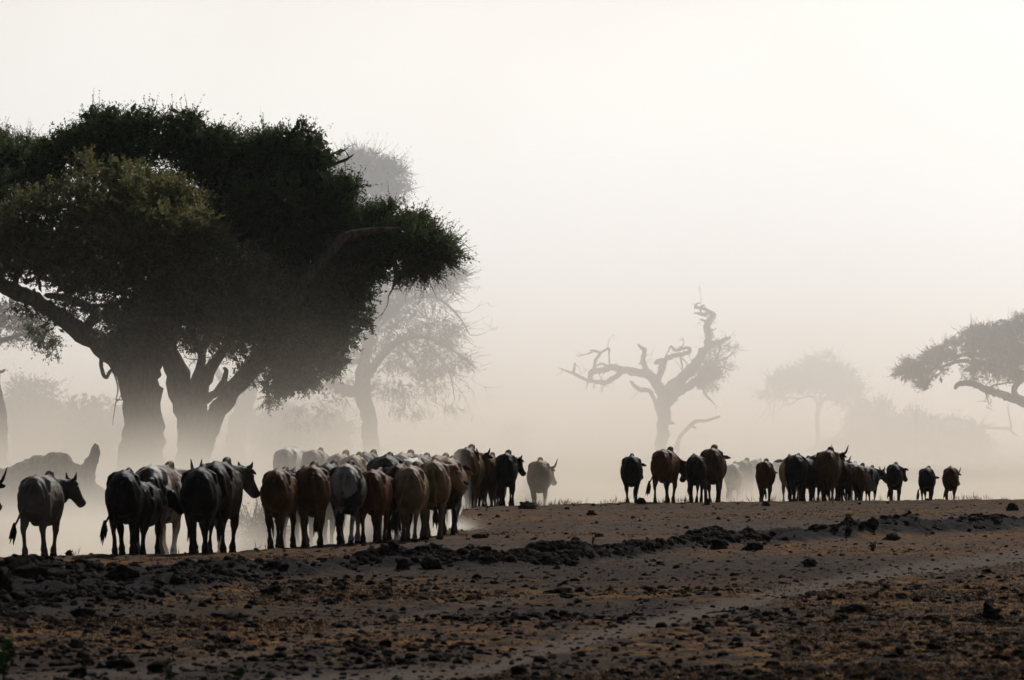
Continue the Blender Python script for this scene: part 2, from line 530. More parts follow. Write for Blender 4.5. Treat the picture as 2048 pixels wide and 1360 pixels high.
# ------------------------------------------------------------------ the trees
tree('acacia_tree', 170, 330, [
    [(282, 990, 52), (284, 880, 43), (286, 800, 40), (278, 745, 44), (300, 690, 42), (335, 620, 34), (350, 520, 24)],
    [(284, 790, 28), (262, 745, 28, -.3), (215, 700, 23, -.6), (150, 658, 19, -.8), (105, 622, 15, -1), (60, 596, 17, -1.2), (0, 568, 15, -1.4), (-70, 540, 12, -1.5)],
    [(165, 664, 12, -.6), (190, 625, 9, -.2), (140, 600, 8, 0), (90, 590, 6, .2)],
    [(392, 990, 42, .6), (388, 900, 34, .6), (376, 830, 27, .6), (352, 750, 24, .4), (330, 670, 20, .2), (300, 560, 16, 0)],
    [(400, 900, 24, .4), (424, 845, 19, .2), (452, 800, 19, -.2), (502, 740, 18, -.8), (548, 665, 15, -2.4), (600, 575, 10, -3.2), (648, 520, 9, -3.2), (696, 472, 9, -2.9), (785, 458, 4, -2.4), (860, 470, 2, -1.2)],
    [(385, 850, 22, .5), (402, 780, 17, .3), (432, 720, 11, .2), (470, 670, 8, 0), (520, 600, 6, 0)],
    [(372, 800, 15, .6), (398, 740, 10, .8), (408, 690, 8, 1), (440, 610, 6, 1)],
    [(410, 800, 9, 0), (440, 775, 7, -.2), (452, 745, 5, -.3), (447, 735, 3, -.3)],
    [(205, 700, 5, -.7), (203, 735, 4, -.8), (212, 755, 4, -.8), (222, 740, 3, -.7), (232, 750, 2.5, -.6)],
    [(228, 745, 2, -.6), (236, 775, 1.5, -.6), (232, 800, 1, -.6), (225, 850, .8, -.6)],
    [(505, 480, 4, -3.4), (518, 505, 6, -3.4), (540, 540, 5, -3.2)],
    [(790, 525, 4, -1.5), (792, 555, 4, -1.5), (785, 578, 1.5, -1.5)], [(792, 552, 3, -1.5), (800, 575, 1.5, -1.5)],
    [(660, 330, 3, 0), (690, 320, 3, 0), (708, 308, 1, 0)],
], [
    # dark rear and top masses
    (215, 306, 92, 54, 1.5, 1400), (205, 252, 28, 26, 1.5, 300, dict(spike=.25)), (268, 262, 45, 28, 1.5, 420, dict(spike=.2)), (352, 280, 48, 36, 1.0, 520, dict(spike=.15)),
    (382, 252, 18, 20, 1.0, 160, dict(spike=.3)), (130, 300, 50, 28, 1.5, 350, dict(spike=.2)), (60, 340, 100, 50, 1.8, 1000, dict(spike=.1)), (-60, 330, 90, 60, 1.8, 700), (20, 290, 60, 14, 2.2, 260, dict(spike=.4, leaf=.06, fill=.2)),
    (430, 318, 90, 52, .8, 950, dict(spike=.08)), (500, 345, 110, 72, .8, 1300, dict(spike=.05)), (575, 305, 72, 46, .5, 800, dict(spike=.12)), (620, 325, 42, 52, .3, 520, dict(spike=.1)), (420, 275, 35, 14, .6, 200, dict(spike=.3)),
    (400, 420, 150, 110, 1.0, 1700), (560, 420, 130, 100, .3, 1700), (640, 430, 72, 80, 0, 950), (680, 395, 36, 42, -.3, 420, dict(spike=.1)), (-20, 440, 120, 90, 1.0, 1100),
    (640, 540, 105, 100, .3, 1500), (560, 560, 120, 110, .8, 1300),
    # right shelf
    (725, 500, 85, 72, -.8, 1100), (770, 460, 80, 42, -1.0, 800, dict(spike=.15)), (830, 485, 75, 42, -1.2, 900, dict(spike=.35)), (862, 510, 42, 28, -1.0, 500, dict(spike=.5, leaf=.06)), (838, 545, 48, 15, -.8, 300, dict(spike=.5, leaf=.06, fill=.3, droop=.4)), (885, 502, 18, 24, -1.0, 150, dict(spike=.9, leaf=.05, fill=.2)),
    # front olive domes
    (245, 400, 120, 85, -2.0, 1600, dict(warm=.55)), (300, 460, 140, 100, -2.8, 2100, dict(warm=.6)), (395, 500, 70, 60, -3.0, 900, dict(warm=.5)), (105, 470, 130, 85, -1.8, 1500, dict(warm=.45)), (30, 510, 100, 62, -1.5, 900, dict(warm=.4)),
    (290, 560, 125, 90, -2.4, 1500, dict(warm=.3)), (470, 570, 100, 68, -3.4, 1300, dict(warm=.6)), (520, 640, 88, 72, -3.0, 1300, dict(warm=.45)), (385, 610, 90, 62, -2.0, 1000, dict(warm=.35)),
    (150, 560, 70, 40, -.8, 500, dict(warm=.4, fill=.5)), (275, 650, 78, 50, -1.2, 800, dict(warm=.2, droop=.3)), (400, 660, 50, 40, -.6, 330, dict(warm=.3, droop=.5, fill=.4)), (460, 650, 45, 45, -1, 360, dict(warm=.3, droop=.5, fill=.5)),
    # hanging creepers
    (610, 620, 82, 88, -1.6, 1500, dict(droop=.5)), (675, 610, 52, 80, -1.2, 900, dict(droop=.6)), (635, 695, 56, 50, -1.6, 650, dict(droop=.8, spike=.1)), (575, 715, 52, 48, -1.8, 520, dict(droop=.9, fill=.7)),
    (545, 760, 24, 36, -1.8, 190, dict(droop=1.1, fill=.3, leaf=.07)), (600, 745, 34, 26, -1.7, 230, dict(droop=1.1, fill=.3)), (510, 720, 28, 40, -1.6, 180, dict(droop=1.0, fill=.3, leaf=.07)), (700, 545, 50, 60, -1, 700, dict(droop=.4)),
    (95, 650, 26, 42, -1, 130, dict(droop=1.0, fill=.12, leaf=.07)), (60, 610, 45, 20, -1.2, 120, dict(droop=.8, fill=.15, leaf=.07)), (112, 690, 14, 26, -1, 40, dict(droop=1.1, fill=0, leaf=.07)), (150, 610, 40, 26, -.5, 150, dict(droop=.7, fill=.2, leaf=.07)),
    (235, 700, 22, 30, -1, 110, dict(droop=1.0, fill=.3, leaf=.06)),
], 'huge dark spreading acacia draped in creepers, its forked trunk rising behind the herd', 'tree', 3, leafopt=dict(leaf=.085, nl=11, L=.42, rag=.45, fill=.6), tw=2, twL=1.0, group=None)

tree('acacia_tree', 214, 745, [
    [(752, 1000, 24), (744, 900, 18), (736, 830, 16), (722, 775, 16), (733, 700, 11), (752, 620, 8), (755, 520, 7), (750, 400, 5)],
    [(724, 785, 12), (690, 780, 11, 1), (668, 765, 9, 1.5), (650, 735, 7, 2), (600, 700, 5, 2)],
    [(728, 760, 10), (775, 700, 7, -1), (830, 672, 5, -1.5), (890, 690, 3, -2), (950, 735, 1, -2)],
    [(765, 640, 7), (815, 600, 5, 0), (870, 595, 3.5, 0), (915, 630, 2, 0), (940, 670, 1, 0)],
    [(775, 560, 6), (820, 530, 4), (870, 535, 2.5), (905, 560, 1)],
    [(740, 690, 7), (700, 640, 5, 1), (690, 560, 4, 1)],
    [(800, 690, 4), (840, 735, 2.5), (860, 800, 1)], [(850, 680, 3), (895, 735, 2), (910, 800, 1)], [(735, 720, 5), (690, 730, 4, 1), (660, 780, 2, 1)],
], [
    (745, 352, 72, 40, 0, 850, dict(spike=.2)), (770, 392, 55, 26, 0, 450, dict(spike=.2)), (700, 330, 40, 26, 0, 260, dict(spike=.3)), (680, 400, 60, 50, .5, 500), (720, 325, 30, 18, 0, 150, dict(spike=.5)),
    (800, 600, 95, 55, 0, 800, dict(fill=.25, spike=.3)), (870, 570, 50, 26, -.5, 360, dict(fill=.3, spike=.5)), (890, 552, 26, 22, -.5, 130, dict(fill=.5, spike=.4)), (755, 600, 60, 50, 0, 500, dict(fill=.2)), (720, 560, 60, 60, 1, 500, dict(fill=.3)), (760, 660, 105, 60, 0, 1000, dict(fill=.2, droop=.6)), (860, 680, 75, 55, -1, 620, dict(fill=.15, droop=.7, spike=.3)),
    (900, 740, 50, 40, -1.5, 260, dict(fill=0, droop=.9, spike=.3)), (800, 750, 70, 50, -.5, 420, dict(fill=.12, droop=1.0)), (650, 780, 80, 50, 1.5, 260, dict(fill=.2, droop=.9)), (620, 820, 60, 30, 2, 120, dict(fill=.2, droop=.9)), (850, 800, 60, 34, -1, 200, dict(fill=0, droop=1.0)), (640, 700, 70, 50, 2, 220, dict(fill=.2, droop=.5)),
], 'tall hazy acacia with drooping feathery branches, right behind the big dark tree', 'tree', 5, bark='bark_grey', leafm='leaf_grey', leafopt=dict(leaf=.065, nl=9, L=.5, rag=.6), tw=9, twL=1.6, twup=-.4, twr=.014)

tree('acacia_tree', 236, 470, [
    [(462, 1000, 24), (470, 900, 21), (482, 830, 20), (500, 770, 18), (530, 700, 14), (560, 620, 10)],
    [(485, 820, 10), (450, 770, 8), (420, 720, 6)],
], [(540, 640, 90, 60, 0, 300, dict(fill=.3)), (430, 690, 60, 50, 0, 200, dict(fill=.3))],
    'faint leaning acacia trunk half hidden behind the big tree\'s right fork', 'tree', 8, bark='bark_grey', leafm='leaf_grey', leafopt=dict(leaf=.09, nl=9, L=.5))

tree('acacia_tree', 205, -90, [
    [(-95, 1000, 26), (-90, 850, 22), (-80, 700, 18), (-50, 500, 12), (-30, 350, 8)],
    [(-80, 720, 9), (-20, 690, 6), (40, 670, 4), (85, 660, 2)], [(-85, 760, 9), (-30, 650, 6), (30, 635, 4), (70, 640, 1.5)],
], [(0, 292, 60, 34, 0, 420, dict(spike=.5, leaf=.06, fill=.5)), (-60, 300, 80, 50, 0, 400), (50, 300, 40, 18, 0, 150, dict(spike=.6, leaf=.05, fill=.2)), (20, 640, 70, 30, 0, 300, dict(fill=.3, droop=.5)), (60, 670, 45, 22, 0, 130, dict(fill=.2, droop=.6)), (-40, 660, 70, 40, 0, 250, dict(fill=.3)), (-60, 420, 90, 90, 0, 500)],
    'pale acacia at the left edge, showing above and below the big tree\'s crown', 'tree', 11, bark='bark_grey', leafm='leaf_grey', leafopt=dict(leaf=.08, nl=9, L=.5), tw=3)

tree('dead_snag', 204, 0, [
    [(2, 1000, 26), (-4, 900, 20), (0, 830, 14), (-6, 780, 9), (-4, 750, 4), (6, 742, 3), (11, 739, 1.5)],
], [], 'broken grey snag standing at the left edge of the plain', 'dead tree', 13, bark='deadwood', part_names=('trunk', 'crown'))

tree('dead_tree', 228, 1326, [
    [(1322, 1000, 18), (1325, 900, 13), (1326, 850, 12), (1328, 815, 13), (1331, 795, 15), (1333, 780, 12)],
    [(1331, 800, 13), (1318, 775, 11), (1307, 759, 10), (1293, 748, 9), (1265, 742, 8), (1241, 739, 7), (1227, 734, 7), (1213, 738, 6), (1196, 742, 6), (1185, 744, 6), (1180, 760, 5)],
    [(1245, 741, 5), (1229, 755, 5), (1211, 765, 4.5), (1189, 763, 4), (1171, 759, 3.5), (1147, 747, 3), (1128, 740, 1.4), (1116, 735, .7)],
    [(1147, 746, 3), (1149, 735, 2.5), (1150, 725, 1.8)],
    [(1187, 740, 4), (1191, 722, 3.3), (1199, 707, 3.3), (1190, 702, 2.6), (1180, 701, 2)], [(1199, 707, 3), (1208, 702, 2.4), (1217, 697, 2.4), (1218, 712, 1.4), (1219, 729, 1.4)],
    [(1192, 732, 2), (1203, 727, 2), (1212, 731, 2.4), (1222, 735, 2.4)], [(1185, 704, 1.5), (1160, 712, .6), (1152, 711, .4)],
    [(1175, 762, 1.6), (1174, 772, 1), (1171, 781, .5)], [(1189, 764, 1.3), (1188, 778, .5)], [(1208, 766, 1.2), (1206, 776, .8), (1204, 785, .4)], [(1220, 762, 1), (1228, 769, .5)],
    [(1196, 742, 1), (1200, 752, .6), (1206, 762, .6)], [(1210, 742, 1), (1204, 752, .6), (1200, 764, .6)],
    [(1300, 750, 7), (1290, 735, 5.5), (1286, 722, 5), (1289, 707, 4.5), (1289, 699, 4), (1282, 695, 3.3), (1275, 688, 1.8)], [(1286, 728, 1.5), (1276, 727, .8)], [(1293, 744, 3), (1305, 742, 2)],
    [(1312, 762, 8), (1321, 745, 7), (1326, 727, 7), (1320, 722, 5.5), (1308, 727, 3.5)],
    [(1326, 728, 6), (1335, 716, 5), (1352, 710, 5), (1366, 708, 4.5), (1376, 705, 4), (1380, 698, 3.5), (1372, 696, 3), (1362, 698, 3.5), (1350, 701, 3), (1342, 692, 2), (1338, 700, 1.4), (1331, 712, 1.3)],
    [(1356, 698, 1.5), (1366, 690, 1.1), (1368, 682, .9), (1363, 674, .4)], [(1361, 712, 2.3), (1364, 730, 1.8), (1367, 750, 1.3)], [(1362, 714, 1.8), (1372, 724, 1), (1380, 737, .6)], [(1366, 703, 2), (1383, 706, 1.2)],
    [(1331, 800, 13), (1336, 786, 12), (1350, 770, 12), (1375, 748, 11), (1394, 724, 10), (1406, 702, 9), (1417, 688, 8), (1417, 668, 7), (1414, 650, 7), (1419, 640, 6.5), (1428, 631, 5), (1421, 626, 4.6), (1408, 629, 4), (1396, 627, 2.5), (1388, 626, 1.5)],
    [(1422, 628, 3.8), (1413, 620, 3), (1402, 616, 3), (1391, 614, 2.6), (1393, 608, 2), (1400, 606, 1.5)], [(1400, 615, 2.5), (1409, 610, 1.8)], [(1400, 616, 2), (1403, 628, 1.8)], [(1391, 614, 1.5), (1389, 619, 1)],
    [(1415, 643, 3), (1407, 641, 2), (1400, 638, 1.4)], [(1419, 664, 2), (1428, 659, 1.3), (1433, 657, 1)], [(1424, 661, 1.2), (1427, 671, .7)], [(1412, 662, 2), (1407, 660, 1)],
    [(1417, 690, 7), (1428, 687, 6), (1440, 684, 5), (1452, 678, 4), (1461, 675, 2.8)],
    [(1333, 805, 11), (1350, 790, 9), (1371, 777, 8), (1390, 763, 8), (1410, 752, 8), (1424, 738, 6), (1430, 720, 4)], [(1430, 720, 3), (1440, 700, 2), (1438, 690, 2)], [(1424, 735, 3), (1445, 735, 2), (1466, 742, .8)], [(1432, 722, 2.5), (1455, 715, 1.5), (1468, 700, .6)],
    [(1405, 765, 3), (1408, 782, 2), (1416, 795, 2), (1426, 804, 1.2)],
    [(1316, 822, 5), (1309, 800, 4), (1298, 781, 4.5), (1283, 780, 4.5), (1270, 772, 4), (1260, 761, 1.6)],
    [(1332, 845, 5), (1345, 846, 3), (1350, 848, 1)],
], [(1418, 745, 26, 18, 0, 260, dict(fill=.8, spike=.1)), (1440, 722, 26, 28, 0, 150, dict(fill=.12, spike=.3)), (1452, 710, 16, 26, 0, 60, dict(fill=0, spike=.4)), (1406, 768, 16, 12, 0, 90, dict(fill=.5)), (1428, 760, 12, 14, 0, 50, dict(fill=.2, droop=.6))],
    'gnarled dead tree with twisted bare limbs and one clump of dry growth, right of centre', 'dead tree', 17, bark='deadwood', leafm='leaf_grey', leafopt=dict(leaf=.06, nl=8, L=.35), sides=8, wob=.3, rough=.22, tw=1, twL=.7, twr=.014)

tree('fallen_branch', 232, 1385, [
    [(1350, 900, 5), (1359, 876, 4), (1370, 862, 4), (1382, 850, 4.5), (1392, 843, 4), (1413, 841, 3.4), (1427, 837, 3), (1440, 833, 3)],
    [(1375, 855, 3.5), (1385, 853, 3), (1392, 858, 1.8)], [(1358, 880, 3), (1352, 940, 5)],
], [], 'bare fallen branch pointing right, low in the dust beside the dead tree', 'branch', 19, bark='deadwood', sides=6)

tree('umbrella_thorn_tree', 258, 1637, [
    [(1640, 960, 9), (1637, 890, 5.5), (1634, 850, 5), (1636, 822, 5), (1642, 806, 5), (1655, 792, 3.5), (1675, 775, 2.5)],
    [(1638, 818, 4), (1632, 800, 3), (1624, 792, 2.5), (1610, 794, 2), (1594, 800, 1.8), (1580, 810, 1.2), (1564, 806, .7)],
    [(1642, 808, 3), (1640, 790, 2.5), (1630, 770, 2), (1620, 750, 1.5)], [(1648, 800, 2.5), (1665, 798, 2), (1690, 806, 1)], [(1600, 797, 1.5), (1560, 795, 1.3), (1535, 808, .8)],
], [(1650, 735, 48, 22, 0, 420, dict(spike=.15)), (1600, 752, 50, 22, 0, 420, dict(spike=.1)), (1562, 768, 38, 20, 0, 300, dict(spike=.1)), (1545, 790, 22, 16, 0, 130), (1690, 758, 38, 24, 0, 320, dict(spike=.1)), (1713, 784, 20, 24, 0, 200), (1682, 790, 36, 14, 0, 200, dict(fill=.4)), (1618, 776, 45, 14, 0, 200, dict(fill=.5)), (1700, 815, 20, 10, 0, 50, dict(fill=0)), (1650, 760, 70, 26, 1, 300)],
    'small faint flat-topped thorn tree far off between the dead tree and right-hand acacia', 'tree', 23, bark='bark_grey', leafm='leaf_grey', leafopt=dict(leaf=.08, nl=8, L=.5, rag=1.0, fill=.3, flat_=.8), sides=6, tw=4, twL=1.2)

tree('umbrella_thorn_tree', 213, 2160, [
    [(2165, 1000, 34), (2155, 900, 26), (2120, 830, 20), (2085, 812, 14), (2048, 802, 11), (2019, 794, 9), (1998, 787, 8), (1976, 780, 8), (1955, 771, 6.5), (1933, 766, 6), (1916, 769, 5), (1909, 778, 3)],
    [(2034, 797, 6), (2028, 780, 6), (2034, 768, 6), (2046, 758, 6), (2070, 735, 6)],
    [(2130, 840, 16), (2110, 760, 11), (2060, 728, 7), (2000, 722, 5), (1955, 725, 4.5), (1920, 722, 4), (1880, 735, 2.6), (1845, 742, 2), (1808, 748, 1)],
    [(1955, 724, 4), (1940, 712, 3), (1925, 708, 3), (1909, 718, 2.5), (1890, 722, 1.5)], [(1940, 711, 2.5), (1975, 706, 2.5), (2010, 700, 3)],
    [(1925, 708, 2.4), (1924, 690, 2), (1922, 676, 2.2), (1926, 667, 3), (1931, 661, 1.6)], [(1922, 678, 1.6), (1917, 674, 1)], [(1926, 664, 1.6), (1920, 660, 1)],
    [(1976, 778, 3), (1990, 770, 2), (2020, 765, 1.6), (2035, 762, 1.2)], [(1972, 784, 3), (1974, 794, 1)], [(1888, 736, 2), (1876, 750, 1.6), (1858, 756, 1)],
], [(1818, 746, 26, 9, 0, 190, dict(spike=.25)), (1845, 732, 30, 12, 0, 300, dict(spike=.1)), (1869, 716, 28, 13, 0, 300, dict(spike=.1)), (1890, 706, 26, 14, 0, 260, dict(spike=.15)), (1848, 762, 19, 10, 0, 180), (1870, 745, 18, 8, 0, 80, dict(fill=.3)), (1903, 690, 18, 9, 0, 110, dict(fill=.3)),
    (1950, 675, 28, 16, 0, 330, dict(spike=.1)), (1980, 676, 42, 26, 0, 700, dict(spike=.08)), (2010, 668, 45, 24, 0, 700, dict(spike=.08)), (2055, 655, 62, 26, 0, 900, dict(spike=.08)), (1968, 700, 42, 18, 0, 450), (2008, 708, 52, 28, 0, 800), (2060, 700, 70, 42, 0, 1000), (2120, 690, 60, 50, 0, 500),
    (1950, 738, 28, 8, 0, 130, dict(fill=.3)), (1995, 738, 38, 16, 0, 380, dict(fill=.7)), (2035, 748, 26, 18, 0, 260, dict(fill=.5)), (1975, 757, 40, 8, 0, 80, dict(fill=0, droop=.6))],
    'broad umbrella acacia leaning in from the right edge over a long bare lower limb', 'tree', 29, bark='bark_grey', leafm='leaf_grey', leafopt=dict(leaf=.06, nl=9, L=.32, flat_=.72, rag=1.0, fill=.35), sides=7, tw=3, twL=.7)

# thickets far off in the dust, each bush a thing
def bush(px, py, rx, ry, d, n, label, seed, leafm='leaf_grey', name='bush', **o):
    rnd = np.random.RandomState(seed)
    x = (px - 1024) / F * d
    base_py = HY + (CAMZ - zg(x, d)) * F / d
    limbs = [[(px + rnd.uniform(-.2, .2) * rx, base_py + 4, 5), (px + rnd.uniform(-.4, .4) * rx, (base_py + py) / 2, 3), (px + rnd.uniform(-.8, .8) * rx, py - ry * .5, 1.5)] for _ in range(5)]
    blobs = [(px, py, rx, ry, 0, n), (px + rx * .3, py + ry * .5, rx * .8, ry * .8, 0, n // 2), (px - rx * .35, py + ry * .5, rx * .8, ry * .8, 0, n // 2), (px, (py + base_py) / 2, rx * .9, abs(base_py - py) / 2 + 4, 0, n // 2)]
    return tree(name, d, px, limbs, blobs, label, 'bush', seed, bark='bark_grey', leafm=leafm, leafopt=dict(leaf=o.get('leaf', .11), nl=8, L=.5, spike=o.get('spike', .1), fill=o.get('fill', 1.0)), part_names=('stems', 'foliage'), group=o.get('group'), sides=5)
G1 = 'hazy bushes behind the right-hand cattle'
bush(1745, 845, 42, 36, 253, 450, 'tallest hazy bush right of the small thorn tree', 31, group=G1, name='bush')
bush(1812, 862, 48, 34, 252, 450, 'second hazy bush from the thorn tree, with bare stubs showing above it', 32, group=G1)
bush(1880, 873, 48, 32, 251, 450, 'third hazy bush from the thorn tree, under the short bare log', 33, group=G1)
bush(1935, 886, 42, 30, 250, 400, 'rightmost hazy bush, beside the crooked bare branch', 34, group=G1)
bush(1682, 905, 46, 26, 249, 350, 'low hazy bush at the foot of the small thorn tree', 35, group=G1)
G2 = 'hazy thickets under the big tree'
bush(60, 815, 70, 50, 240, 450, 'tall faint thicket at the left edge behind the fallen trunk', 36, group=G2)
bush(180, 838, 80, 40, 238, 450, 'faint thicket left of the big tree\'s trunk', 37, group=G2)
bush(560, 850, 60, 30, 240, 350, 'faint thicket just right of the big tree\'s fork', 38, group=G2)
bush(640, 862, 60, 26, 243, 350, 'faint thicket left of the hazy acacia\'s trunk', 39, group=G2)
bush(1030, 862, 26, 18, 280, 90, 'faint sparse bush in the dust above the lone hazy cow', 40, fill=.2)
bush(1228, 988, 26, 14, 190, 120, 'thin grey bush in the dust left of the first black cow of the right group', 41, leaf=.06, fill=.15)
tree('fallen_branch', 247, 1990, [
    [(1953, 856, 2.5), (1985, 856, 3), (2015, 857, 3), (2026, 865, 3), (2036, 873, 2)], [(2022, 858, 3), (2020, 840, 2), (2016, 822, 1.5), (2017, 806, .8)], [(2024, 850, 1), (2030, 846, .6)], [(1960, 856, 2), (1985, 848, 1.3), (1990, 846, 1)],
    [(1955, 857, 2.5), (1943, 880, 3.5), (1938, 960, 5)],
], [], 'crooked bare branch standing out of the dust below the right-hand acacia', 'branch', 43, bark='deadwood', sides=6)
tree('fallen_log', 247, 1905, [
    [(1884, 852, 2.5), (1892, 840, 3), (1901, 836, 3.2), (1915, 838, 3), (1929, 841, 2)], [(1884, 852, 3), (1880, 880, 4), (1878, 950, 5)],
], [], 'short bare log sticking up behind the hazy bushes', 'log', 44, bark='deadwood', sides=6)
tree('dead_snag', 247, 1832, [
    [(1836, 940, 5), (1835, 870, 4.5), (1834, 835, 5), (1833, 822, 3), (1833, 814, 1.2)], [(1846, 870, 4), (1849, 838, 2), (1850, 827, 1.4)],
], [], 'two bare stubs rising from the hazy bushes behind the right-hand cattle', 'dead tree', 45, bark='deadwood', sides=6)

# low rubble knoll at the right edge and the huge fallen trunk at the left
def lump_mesh(name, pts, d, vs, disp, seed, depth=1.0, fr=1.2):
    """pts: (px, py, rx px, ry px) ellipsoids merged"""
    G = Geo(); k = d / F
    for q in pts:
        c = W(q[0], q[1], d + (q[4] if len(q) > 4 else 0))
        G.blob(tuple(c), (q[2] * k, (q[2] + q[3]) * .5 * k * depth, q[3] * k), seg=14)
    base = np.array(W(pts[0][0], 0, d)); base[2] = zg(base[0], d)
    G.xform(lambda v: v - base)
    me = voxel(G, name, vs, 2)
    displace(me, lambda p: disp * (mn.noise(p * fr + Vector((seed, 0, 0))) * .6 + mn.noise(p * fr * 2.7) * .3 + mn.noise(p * fr * 7) * .15))
    return me, base
me, b = lump_mesh('fallen_tree', [(-70, 1010, 70, 72), (-20, 1005, 60, 70), (30, 1000, 60, 68), (50, 1000, 48, 80), (84, 985, 42, 74), (80, 990, 50, 70), (110, 965, 32, 66), (128, 965, 26, 64), (145, 1000, 36, 78), (170, 1020, 40, 60), (195, 1040, 34, 68), (205, 1080, 30, 50), (60, 1060, 150, 60),
                                   (168, 968, 17, 34), (176, 945, 14, 32), (183, 925, 12, 28), (189, 906, 11, 18), (190, 898, 9, 10)], 127, .05, .17, 3.0, 1.0, 1.7)
o = link('fallen_tree', me, M['deadwood']); o.location = b
tag(o, 'huge hazy fallen trunk with one upright broken stub, behind the pale cow at left', 'fallen tree')
me, b = lump_mesh('dirt_mound', [(1990, 1022, 90, 32), (1950, 1010, 50, 26), (1955, 998, 14, 20), (2030, 1020, 60, 28), (2080, 1025, 60, 30), (1900, 1022, 40, 16), (1860, 1022, 40, 10)], 172, .07, .12, 9.0, 1.6)
o = link('dirt_mound', me, M['clod2']); o.location = b
tag(o, 'low hazy mound of earth at the right edge beyond the last cow', 'mound')

# ------------------------------------------------------------------ cattle
COATS = {}
def coat(key):
    if key in COATS: return COATS[key]
    kind, seed = (key.split(':') + ['0'])[:2]; seed = float(seed)
    if kind == 'black': m = mat_coat('coat_black', (.006, .0055, .0055), (.013, .011, .010), seed=seed)
    elif kind == 'darkbrown': m = mat_coat('coat_dark_brown', (.018, .010, .006), (.032, .018, .010), seed=seed, leg=(.014, .010, .008))
    elif kind == 'brown': m = mat_coat('coat_brown', (.070, .029, .009), (.105, .046, .015), seed=seed, leg=(.035, .02, .012))
    elif kind == 'red': m = mat_coat('coat_red', (.075, .023, .006), (.105, .034, .009), seed=seed, leg=(.04, .02, .012))
    elif kind == 'tan': m = mat_coat('coat_tan', (.17, .100, .046), (.25, .155, .078), seed=seed, leg=(.10, .065, .04))
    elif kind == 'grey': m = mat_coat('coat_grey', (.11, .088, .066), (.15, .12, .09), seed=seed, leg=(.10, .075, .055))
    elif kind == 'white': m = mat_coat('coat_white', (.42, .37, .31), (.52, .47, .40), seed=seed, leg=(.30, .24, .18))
    elif kind == 'pied': m = mat_coat('coat_white_black', (.22, .18, .14), (.30, .25, .20), (.012, .011, .011), .53, seed=seed)
    elif kind == 'brownwhite': m = mat_coat('coat_white_brown', (.40, .33, .26), (.46, .40, .33), (.075, .036, .016), .50, seed=seed)
    elif kind == 'blackwhite': m = mat_coat('coat_black_pale', (.012, .011, .011), (.02, .018, .016), (.28, .23, .19), .60, seed=seed)
    COATS[key] = m
    return m

